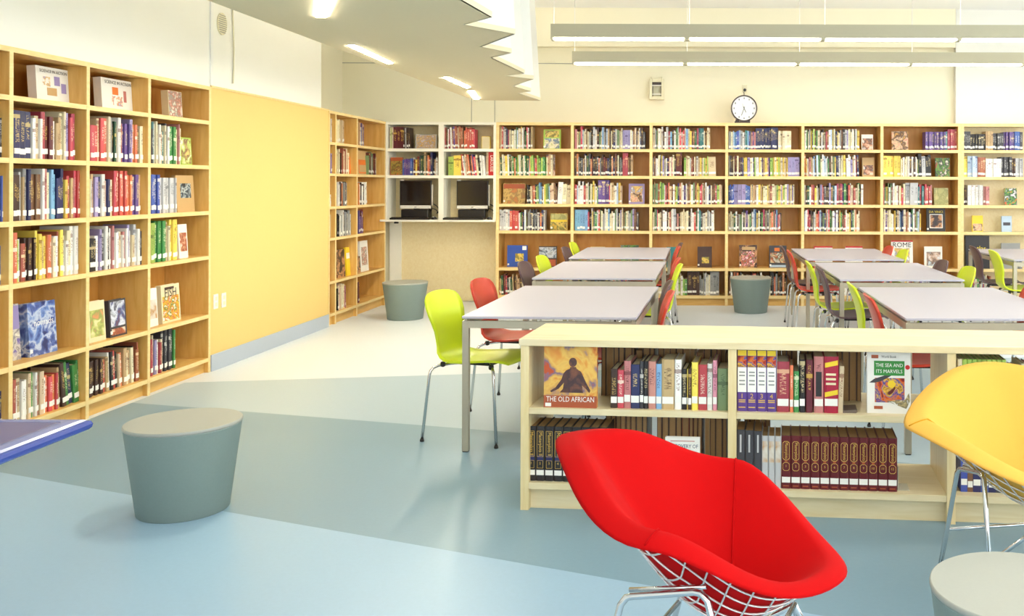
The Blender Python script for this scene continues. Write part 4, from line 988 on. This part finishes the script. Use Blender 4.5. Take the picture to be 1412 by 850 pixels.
sp2 = [(1072,1089.5,.215,'crimson','thick crimson book with printed title'),(1090,1095,.20,'orange','thin orange book'),(1095.5,1103,.175,'green','slim green and teal book'),(1103.5,1111.5,.225,'black','black book with a small white emblem'),(1112.5,1122,.225,'maroon','dark maroon book with gold emblem'),(1123.5,1137,.24,'rose','pink-brown book with a dark title panel'),(1137.5,1158,.24,'red','thick red science book with yellow stripes'),(1157,1164,.20,'beige','slim beige leaning book')]
for (a, b, h, c, t) in sp2:
    r = lowbook(a, b, h, c, t + ', beside the numbered set', mat=FLAT['crimson'] if c == 'red' else None, sticker=c not in ('maroon','beige'), tilt=0.03 if c == 'beige' else 0)
    if c == 'red':
        w_ = lu(b)-lu(a)
        for z in (.08, .205): MB().plate([(.004,z-.012),(w_-.004,z),(w_-.004,z+.02),(.004,z+.008)], -0.001, 0.002).build('stripe', FLAT['yellow'], r)
        for z in (.16,.14,.12): MB().box(.008, w_-.012, -0.001, .002, z, z+.009).build('title_line', FLAT['cream'], r)
    if c == 'rose':
        w_ = lu(b)-lu(a); MB().box(w_*.2, w_*.8, -0.001, .002, .07, .175).build('spine_panel', MAT['ink'], r)
# cover-out books on the low shelf
a, b = lu(749), lu(822.5)
oa = display(lw(a, 0.02, UZ), LA, b-a, 0.268, 0.02, 'art_sunset', 'orange painted book showing a seated man from behind, on the low shelf', 'books facing out on the low shelf', lean=0.03, sticker=False)
W_ = b-a; H_ = .268
MB().box(0, W_, -0.0008, 0.0005, 0.0, H_*.19).build('title_band', FLAT['rust'], oa)
fig = [(.30,.24),(.74,.24),(.72,.36),(.80,.30),(.86,.24),(.88,.28),(.80,.40),(.735,.52),(.70,.58),(.62,.625),(.60,.66),(.585,.655),(.50,.655),(.485,.625),(.42,.60),(.37,.55),(.33,.45),(.22,.32),(.12,.265),(.14,.24),(.28,.30),(.38,.40),(.36,.30)]
fg = MB().plate([(x*W_, z*H_) for x, z in fig], -0.0014, -0.0003).build('cover_picture', MAT['art_figure'], oa)
MB().plate([((.545+.075*math.cos(t))*W_, (.73+.075*math.sin(t))*H_) for t in [2*math.pi*i/20 for i in range(20)]], -0.0015, -0.0003).build('cover_picture', MAT['art_figure'], oa)
put_text(oa, 'THE OLD AFRICAN', 'sticker', (W_*.5, -0.0016, H_*.135), w=W_*.9, h=.022)
MB().box(W_*.03, W_*.03+.026, -0.0018, 0.0005, .004, .019).build('spine_label', MAT['sticker'], oa)
a, b = lu(1198), lu(1259)
sm = display(lw(a, 0.05, UZ), LA, b-a, 0.258, 0.02, 'white', 'white book about the sea with green title panel and reef picture', 'books facing out on the low shelf', lean=0.04, sticker=False)
W_ = b-a; H_ = .258
MB().box(W_*.16, W_*.86, -0.0008, .0005, H_*.62, H_*.86).build('title_panel', FLAT['green'], sm)
MB().box(W_*.18, W_*.86, -0.0008, .0005, H_*.18, H_*.58).build('cover_picture', MAT['art_reef'], sm)
put_text(sm, 'THE SEA AND', 'sticker', (W_*.51, -0.0014, H_*.79), w=W_*.62, h=.015); put_text(sm, 'ITS MARVELS', 'sticker', (W_*.51, -0.0014, H_*.69), w=W_*.6, h=.015)
put_text(sm, 'World Book', 'ink', (W_*.5, -0.0012, H_*.93), w=W_*.34, h=.010)
MB().plate([(W_*x, H_*z) for x, z in ((.05,.50),(.16,.56),(.40,.62),(.56,.62),(.44,.57),(.30,.52),(.18,.50))], -0.0013, 0.0).build('fish_shape', FLAT['charcoal'], sm)
MB().disc_y(W_*.56, H_*.48, .016, -0.0013, 0.0, 16).build('fish_shape', FLAT['yellow'], sm)
MB().box(W_*.16, W_*.36, -0.0008, .0005, H_*.07, H_*.12).build('fish_shape', FLAT['rust'], sm)
MB().plate([(W_*x, H_*z) for x, z in ((.44,.20),(.60,.16),(.90,.08),(.99,.22),(.96,.34),(.86,.22),(.66,.22))], -0.0013, 0.0).build('coral_shape', MAT['art_coral'], sm)
MB().disc_y(W_*.93, H_*.76, .010, -0.0008, 0.0005, 10).build('star_shape', FLAT['red'], sm)
MB().box(W_*.10, W_*.26, -0.0008, .0005, H_*.90, H_*.955).build('emblem', FLAT['rust'], sm)
# lower row: dark numbered set in the first bay
def octo(cx, cz_, hw, hh, c): return [(cx-hw+c,cz_-hh),(cx+hw-c,cz_-hh),(cx+hw,cz_-hh+c),(cx+hw,cz_+hh-c),(cx+hw-c,cz_+hh),(cx-hw+c,cz_+hh),(cx-hw,cz_+hh-c),(cx-hw,cz_-hh+c)]
for i in range(9):
    a = 725+12.4*i; w_ = lu(a+12.4)-lu(a)-0.0008
    r = lowbook(a, a+12.4, .238, 'charcoal', 'dark navy volume with gold title, %s from the left end of lower shelf' % ORD[i], z=DZ, d=0.175, mat=FLAT['navy'] if i < 0 else MAT['plum_shell'] if i < 0 else FLAT['black'], sticker=False, group='dark gold-lettered volumes on the lower low shelf', pages='paper_aged')
    cx = w_/2
    MB().ring(octo(cx,.162,w_*.36,.056,.001), octo(cx,.162,w_*.36-.0012,.0548,.001), -0.0012, 0.001).build('gold_frame', MAT['gold'], r)
    put_text(r, 'Masterplots II', 'gold', (cx, -0.0014, .162), w=.100, h=w_*.5, vert=True)
    MB().ring(octo(cx,.073,w_*.33,.017,.001), octo(cx,.073,w_*.33-.001,.016,.001), -0.0012, 0.001).build('gold_frame', MAT['gold'], r)
    put_text(r, str(i+1), 'gold', (cx, -0.0014, .078), h=.010, name='volume_number')
    MB().box(w_*.08, w_*.92, -0.0012, .002, .026, .048).build('spine_label', MAT['sticker'], r)
    MB().box(w_*.15, w_*.85, -0.0010, .002, .088, .112).build('spine_band', FLAT['navy'], r)
# lower row, second bay: charcoal trio, silver trio, twelve red volumes
for i in range(3):
    a = 1016+12*i; r = lowbook(a, a+11.8, .245-.002*i, 'charcoal', 'dark charcoal volume with white vertical title, %s of three' % ORD[i], z=DZ, mat=FLAT['charcoal'], sticker=False, group='charcoal volumes', pages='paper_aged')
    w_ = lu(a+11.8)-lu(a); MB().box(w_*.4, w_*.6, -0.001, .002, .15, .225).build('title_strip', FLAT['silver'], r)
    MB().disc_y(w_/2, .04, .005, -0.001, .001, 10).build('emblem', MAT['sticker'], r)
for i in range(3):
    a = 1051.5+9*i; r = lowbook(a, a+8.8, .222, 'silver', 'silver grey volume with faint picture, %s of three' % ORD[i], z=DZ, mat=MAT['art_crowd'] if False else FLAT['silver'], sticker=False, group='silver volumes', pages='paper_aged')
    w_ = lu(a+8.8)-lu(a); MB().box(w_*.1, w_*.9, -0.001, .002, .11, .20).build('spine_picture', MAT['art_lizard'], r)
for i in range(12):
    a = 1078.5+13.45*i; w_ = lu(a+13.45)-lu(a)-0.0008
    r = lowbook(a, a+13.45, .225, 'maroon', 'dark red gold-lettered volume, %s from left in the row of twelve' % ORD[i], z=DZ, d=0.19, mat=FLAT['maroon'], sticker=False, group='twelve dark red volumes', pages='paper_aged')
    cx = w_/2
    MB().ring(octo(cx,.162,w_*.36,.040,.007), octo(cx,.162,w_*.36-.0016,.0384,.0065), -0.0012, 0.001).build('gold_frame', MAT['gold'], r)
    put_text(r, 'Masterplots', 'gold', (cx, -0.0014, .162), w=.068, h=w_*.42, vert=True)
    MB().ring(octo(cx,.094,w_*.36,.018,.007), octo(cx,.094,w_*.36-.0014,.0166,.0065), -0.0012, 0.001).build('gold_frame', MAT['gold'], r)
    put_text(r, str(i+1), 'gold', (cx, -0.0014, .097), h=.010, name='volume_number')
    MB().box(cx-w_*.14, cx+w_*.14, -0.001, .001, .113, .121).build('ornament', MAT['rust_gold'] if 'rust_gold' in MAT else FLAT['rust'], r)
    MB().box(w_*.06, w_*.94, -0.0012, .002, .026, .050).build('spine_label', MAT['sticker'], r)
    MB().box(w_*.2, w_*.8, -0.001, .001, .010, .014).build('title_line', FLAT['rust'], r)
# white paperback showing over the red chair
a, b = lu(917), lu(965)
dp = display(lw(a, 0.03, DZ), LA, b-a, 0.205, 0.02, 'white', 'white book with blue title peeking above the red chair', 'books facing out on the low shelf', lean=0.03, sticker=False)
W_ = b-a
plain('blue_print', (40,70,110), 0.5)
put_text(dp, 'DISCOVERY OF', 'blue_print', (W_*.52, -0.001, .168), w=W_*.86, h=.016); MB().box(W_*.15, W_*.85, -0.0008, .0005, .188, .191).build('title_line', FLAT['rose'], dp)
# back row of the shelf: fore-edges towards the picture
def back_row(px0, px1, zb, hmin, hmax, seed, tier):
    k = 1.115; a, b = lu(PX+(px0-PX)*1.0), lu(px1)
    rnd = random.Random(seed); u = a; i = 0
    while u < b-0.01:
        w = rnd.uniform(0.018, 0.034)
        if u+w > b: w = b-u
        if w < 0.01: break
        h = rnd.uniform(hmin, hmax); c = rnd.choice(['brown','dark brown','tan','brown','rust','dark brown','maroon'])
        sbook_back(Matrix.Translation(Vector(lw(u, LD-0.025-0.165+rnd.random()*0.015, zb))) @ Matrix.Rotation(LA, 4, 'Z'), w-0.001, h, 0.165, c)
        u += w; i += 1
back_row(814,862,UZ,.225,.24,51,'upper left bay'); back_row(864,893,UZ,.21,.25,52,'upper left bay middle run'); back_row(897,952,UZ,.235,.245,53,'upper left bay right run'); back_row(954,1000,UZ,.20,.255,54,'upper left bay end run')
back_row(1072,1102,UZ,.22,.25,55,'upper middle bay'); back_row(1106,1150,UZ,.225,.24,56,'upper middle bay middle run'); back_row(1154,1196,UZ,.235,.242,57,'upper middle bay end run')
back_row(820,884,DZ,.25,.27,58,'lower left bay'); back_row(896,962,DZ,.25,.27,59,'lower left bay right run'); back_row(966,1000,DZ,.22,.27,60,'lower left bay end run'); back_row(1024,1062,DZ,.22,.25,61,'lower middle bay'); 
# third bay seen over the yellow chair
rnd_ = random.Random(9); u = u2+0.03
for i in range(20):
    c = 'lime' if 1 <= i <= 9 else rnd_.choice(['white','red','brown','cream','maroon'])
    w_ = 0.020; h = 0.24 if i <= 9 else rnd_.uniform(.19, .23)
    book(lw(u, 0.03, UZ), LA, w_-0.001, h, 0.17, c, '%s book, %s in the low shelf bay behind the yellow chair' % (c if c != 'lime' else 'yellow-green', ORD[i]), 'books behind the yellow chair', 0, i > 9); u += w_
u = u2+0.05
for i in range(10):
    c = rnd_.choice(['navy','blue','red','charcoal','brown']); w_ = rnd_.uniform(.022, .034)
    sbook(Matrix.Translation(Vector(lw(u, 0.06, DZ))) @ Matrix.Rotation(LA, 4, 'Z'), w_-0.001, rnd_.uniform(.2,.25), 0.17, c); u += w_
so = STF.build('shelved_books', SMATS); tag(so, 'the many small books packed on the back wall shelves and rear rows', 'books', kind='stuff')
# bookends
be = empty('bookend', lw(lu(1164), 0.04, UZ), (0,0,LA), 'flat grey metal bookend beside the slim beige book', 'bookend')
MB().plate([(0,0),(.055,0),(.063,.006),(.06,.014),(.0,.010)], 0.0, 0.10).build('foot', MAT['bookend_grey'], be)
MB().box(0.0, 0.002, 0.0, 0.10, 0.0, 0.12).build('upright', MAT['bookend_grey'], be)
be = empty('bookend', lw(lu(1241), 0.05, DZ), (0,0,LA), 'clear plastic bookend at the end of the twelve red volumes', 'bookend')
MB().box(0, 0.05, 0, 0.09, 0.0, 0.003).build('foot', MAT['clear_plastic'], be)
MB().box(0.0, 0.003, 0, 0.09, 0.003, 0.10).build('upright', MAT['clear_plastic'], be)

# ------------------------------------------------------------------ wire lounge chairs (diamond-shaped padded shell)
def diamond_chair(x, y, ang, fab, seam, label, A=0.342, nf=1.74, nb=1.44, Bf=0.31, Bb=0.46, hb=0.022, hf=-0.040, yw=-0.07, oy=-0.08, kz=1.03, az=0.318):
    """ang: direction the seat faces, 0 = +x, 90 = +y; local +y is forward"""
    r = empty('lounge_chair', (x, y, 0), (0,0,R(ang-90)), label, 'lounge chair', 'padded wire lounge chairs')
    zB, zF, zW, z0 = 0.742, 0.482, 0.632, 0.345
    def rim(th):
        c, s = math.cos(th), math.sin(th); n = nf if s > 0 else nb; k = (abs(c)**n+abs(s)**n)**(-1/n)
        return c*k*A, s*k*(Bf if s > 0 else Bb)
    def zr(th):
        s = math.sin(th); c2 = math.cos(th)**2
        return zW*c2 + (zF if s > 0 else zB)*(1-c2) + (hf if s > 0 else hb)*math.sin(2*th)**2
    def prof(t):
        u = min(1.0, t/0.86); return 0.55*u**2.0 + 0.45*(u*u*(3-2*u))
    def surf(t, th):
        xr, yr = rim(th); z = z0 + (zr(th)-z0)*prof(t)
        if t > 0.80:                                       # the lip rolls outwards over the wire edge
            s_ = math.sin(th); w_ = math.cos(th)**2 + (0.55 if s_ > 0 else 0.25)*s_*s_
            z -= 0.024*w_*((t-0.80)/0.20)**2
        return Vector((xr*t, (yr+yw*math.cos(th)**2)*t+0.02*(1-t), z))
    nt_, nr = 72, 20; th_ = 0.022
    mb = MB(); ts = [0.0001]+[(i/nr)**0.85 for i in range(1, nr+1)]
    def normal(t, th):
        e = 0.004
        a = surf(min(1,t+e), th)-surf(max(0.0,t-e), th); b = surf(t, th+e)-surf(t, th-e)
        q = a.cross(b)
        return q.normalized() if q.length > 1e-9 else Vector((0,0,1))
    layers = []
    for side in (0, 1):
        for t in ts:
            for j in range(nt_):
                th = 2*math.pi*j/nt_; p = surf(t, th); nn = normal(max(t, 0.05), th)
                if nn.z < 0: nn = -nn
                fall = th_*(1.0 if t < 0.97 else 0.72)
                q = p if side == 0 else p-nn*fall
                mb.v.append((q.x,q.y,q.z))
    K = len(ts)
    # rounded rim ring
    ringi = len(mb.v)
    for j in range(nt_):
        th = 2*math.pi*j/nt_; p = surf(1, th); nn = normal(0.97, th)
        if nn.z < 0: nn = -nn
        out = Vector((p.x, p.y-0.0, 0)).normalized()
        q = p-nn*th_*0.4+out*0.012; mb.v.append((q.x,q.y,q.z))
    def I(sd, i, j): return sd*K*nt_+i*nt_+(j % nt_)
    for i in range(K-1):
        for j in range(nt_):
            mb.face((I(0,i,j),I(0,i+1,j),I(0,i+1,j+1),I(0,i,j+1)), 0, None, True)
            mb.face((I(1,i,j),I(1,i,j+1),I(1,i+1,j+1),I(1,i+1,j)), 0, None, True)
    for j in range(nt_):
        j2 = (j+1) % nt_
        mb.face((I(0,K-1,j),ringi+j,ringi+j2,I(0,K-1,j+1)), 0, None, True)
        mb.face((ringi+j,I(1,K-1,j),I(1,K-1,j+1),ringi+j2), 0, None, True)
    pad = mb.build('pad', MAT[fab], r)
    # seam from wing to wing
    for th in (0.0, math.pi):
        pts = [surf(t, th)+Vector((0,0,0.0005)) for t in [0.25+0.75*i/16 for i in range(17)]]
        MB().tube(pts, 0.0028, 6).build('seam', MAT[seam], pad)
    # wire basket under the pad, draped along the two diagonals
    def at(xx, yy):
        n = nf if yy > 0 else nb; th = math.atan2(yy/(Bf if yy > 0 else Bb), xx/A)
        t = (abs(xx/A)**n + abs(yy/(Bf if yy > 0 else Bb))**n)**(1/n)
        return t, th
    shell = MB(); step = 0.19
    for fam in (1, -1):
        c = -1.71
        while c < 1.72:
            line = []
            for i in range(61):
                s = -1.75+3.5*i/60
                ux, uy = (c+s)/2*fam, (c-s)/2           # x/A and y/B coordinates
                xx = ux*A; yy = uy*(Bf if uy > 0 else Bb); t, th = at(xx, yy)
                if t <= 0.84 and t > 1e-4:
                    p = surf(t, th); nn = normal(max(t, 0.05), th)
                    if nn.z < 0: nn = -nn
                    line.append(p-nn*(th_+0.006))
            if len(line) > 2: shell.tube(line, 0.0028, 5)
            c += step
    ringp = []
    for j in range(48):
        th = 2*math.pi*j/48; p = surf(0.84, th); nn = normal(0.84, th)
        if nn.z < 0: nn = -nn
        ringp.append(p-nn*(th_+0.004))
    shell.tube(ringp, 0.0032, 6, closed=True)
    shell.build('wire_shell', MAT['white_wire'], r)
    # chrome rod base
    def rods(pts, rad, n): return MB().tube([Vector((p[0], p[1]+oy, p[2]*kz if p[2] > 0.05 else p[2])) for p in pts], rad, n)
    base_r = 0.0085
    def under(t, th, dz=0.0):
        p = surf(t, th); return p-Vector((0,0,th_+0.02+dz))
    for s in (-1, 1):
        p1, p2 = Vector((s*0.255,-0.06,0.435)), Vector((s*0.265,0.10,0.472))
        rods([(s*0.28,-0.20,0.006),(s*0.272,-0.14,0.20),(s*0.262,-0.085,0.415),(s*0.258,-0.072,0.432),p1,p2,(s*0.268,0.118,0.472),(s*0.272,0.135,0.460),(s*0.30,0.26,0.006)], base_r, 8).build('leg_frame', MAT['chrome'], r)
        rods([(s*0.243,-0.07,0.444),(s*0.243,0.02,0.460),(s*0.25,0.125,0.482)], 0.006, 8).build('side_rail', MAT['chrome'], r)
        ap = Vector((s*0.10,0.245,az)); rods([ap, Vector((s*0.20,0.262,0.20)), Vector((s*0.30,0.262,0.010))], 0.007, 8).build('front_strut', MAT['chrome'], r)
        rods([ap, Vector((s*0.19,0.10,0.20)), Vector((s*0.275,-0.20,0.010))], 0.007, 8).build('diagonal_strut', MAT['chrome'], r)
    rods([(-0.10,0.245,az),(0.10,0.245,az)], 0.007, 8).build('front_bar', MAT['chrome'], r)
    rods([(-0.272,-0.14,0.20),(0.272,-0.14,0.20)], 0.007, 8).build('rear_bar', MAT['chrome'], r)
    return r
diamond_chair(0.06, 2.405, -19.6, 'red_fabric', 'red_seam', 'bright red padded wire lounge chair in the foreground')
diamond_chair(1.17, 3.24, -80, 'yellow_fabric', 'yellow_seam', 'yellow padded wire lounge chair cut by the right picture edge', 0.475, 1.72, 1.58, 0.385, 0.40, 0.0, 0.0, 0.0, 0.0, 1.0, 0.36)

# ------------------------------------------------------------------ blue-edged table at the left picture edge
bt = empty('round_edged_table', (-2.5, 2.0, 0), (0,0,0), 'purple-grey table corner with rounded blue edge at the left', 'table')
tx, ty = -1.80+2.5, 2.78-2.0
def rrect(i): return [(-0.75-i, -0.8-i), (tx+i, -0.8-i), (tx+i, ty+i), (-0.75-i, ty+i)]
MB().prism(rrect(-0.05), 0.700, 0.7215).build('tabletop', MAT['blue_top'], bt)
def edge_ring(i0, z0, i1, z1, name, mat):
    a, b = rrect(i0), rrect(i1); mb = MB(); mb.v = [(p[0],p[1],z0) for p in a]+[(p[0],p[1],z1) for p in b]+[(p[0]*.97,p[1]*.97,min(z0,z1)-.004) for p in a]
    for k in range(4):
        j = (k+1) % 4; mb.face((k,j,4+j,4+k))
    return mb.build(name, MAT[mat], bt)
def bull(name, prof, mat):
    mb = MB(); q = len(prof)
    for (i, z) in prof: mb.v += [(p[0],p[1],z) for p in rrect(i)]
    for k in range(q):
        k2 = (k+1) % q
        for j in range(4):
            j2 = (j+1) % 4; mb.face((k*4+j, k*4+j2, k2*4+j2, k2*4+j))
    return mb.build(name, MAT[mat], bt)
bull('edge_rim', [(-0.048,0.700),(-0.048,0.7222),(-0.034,0.7225),(-0.012,0.720),(-0.004,0.715),(-0.004,0.700)], 'blue_edge_highlight')  # pale strip painted as the highlight on the rounded edge
bull('edge_profile', [(-0.006,0.700),(-0.004,0.7155),(0.004,0.713),(0.008,0.704),(0.006,0.694),(0.0,0.688),(-0.006,0.688)], 'blue_edge')
MB().lathe([(0.28,0.0),(0.28,0.012),(0.05,0.03),(0.04,0.05),(0.04,0.68),(0.16,0.70)], 32).build('pedestal', MAT['steel'], bt)
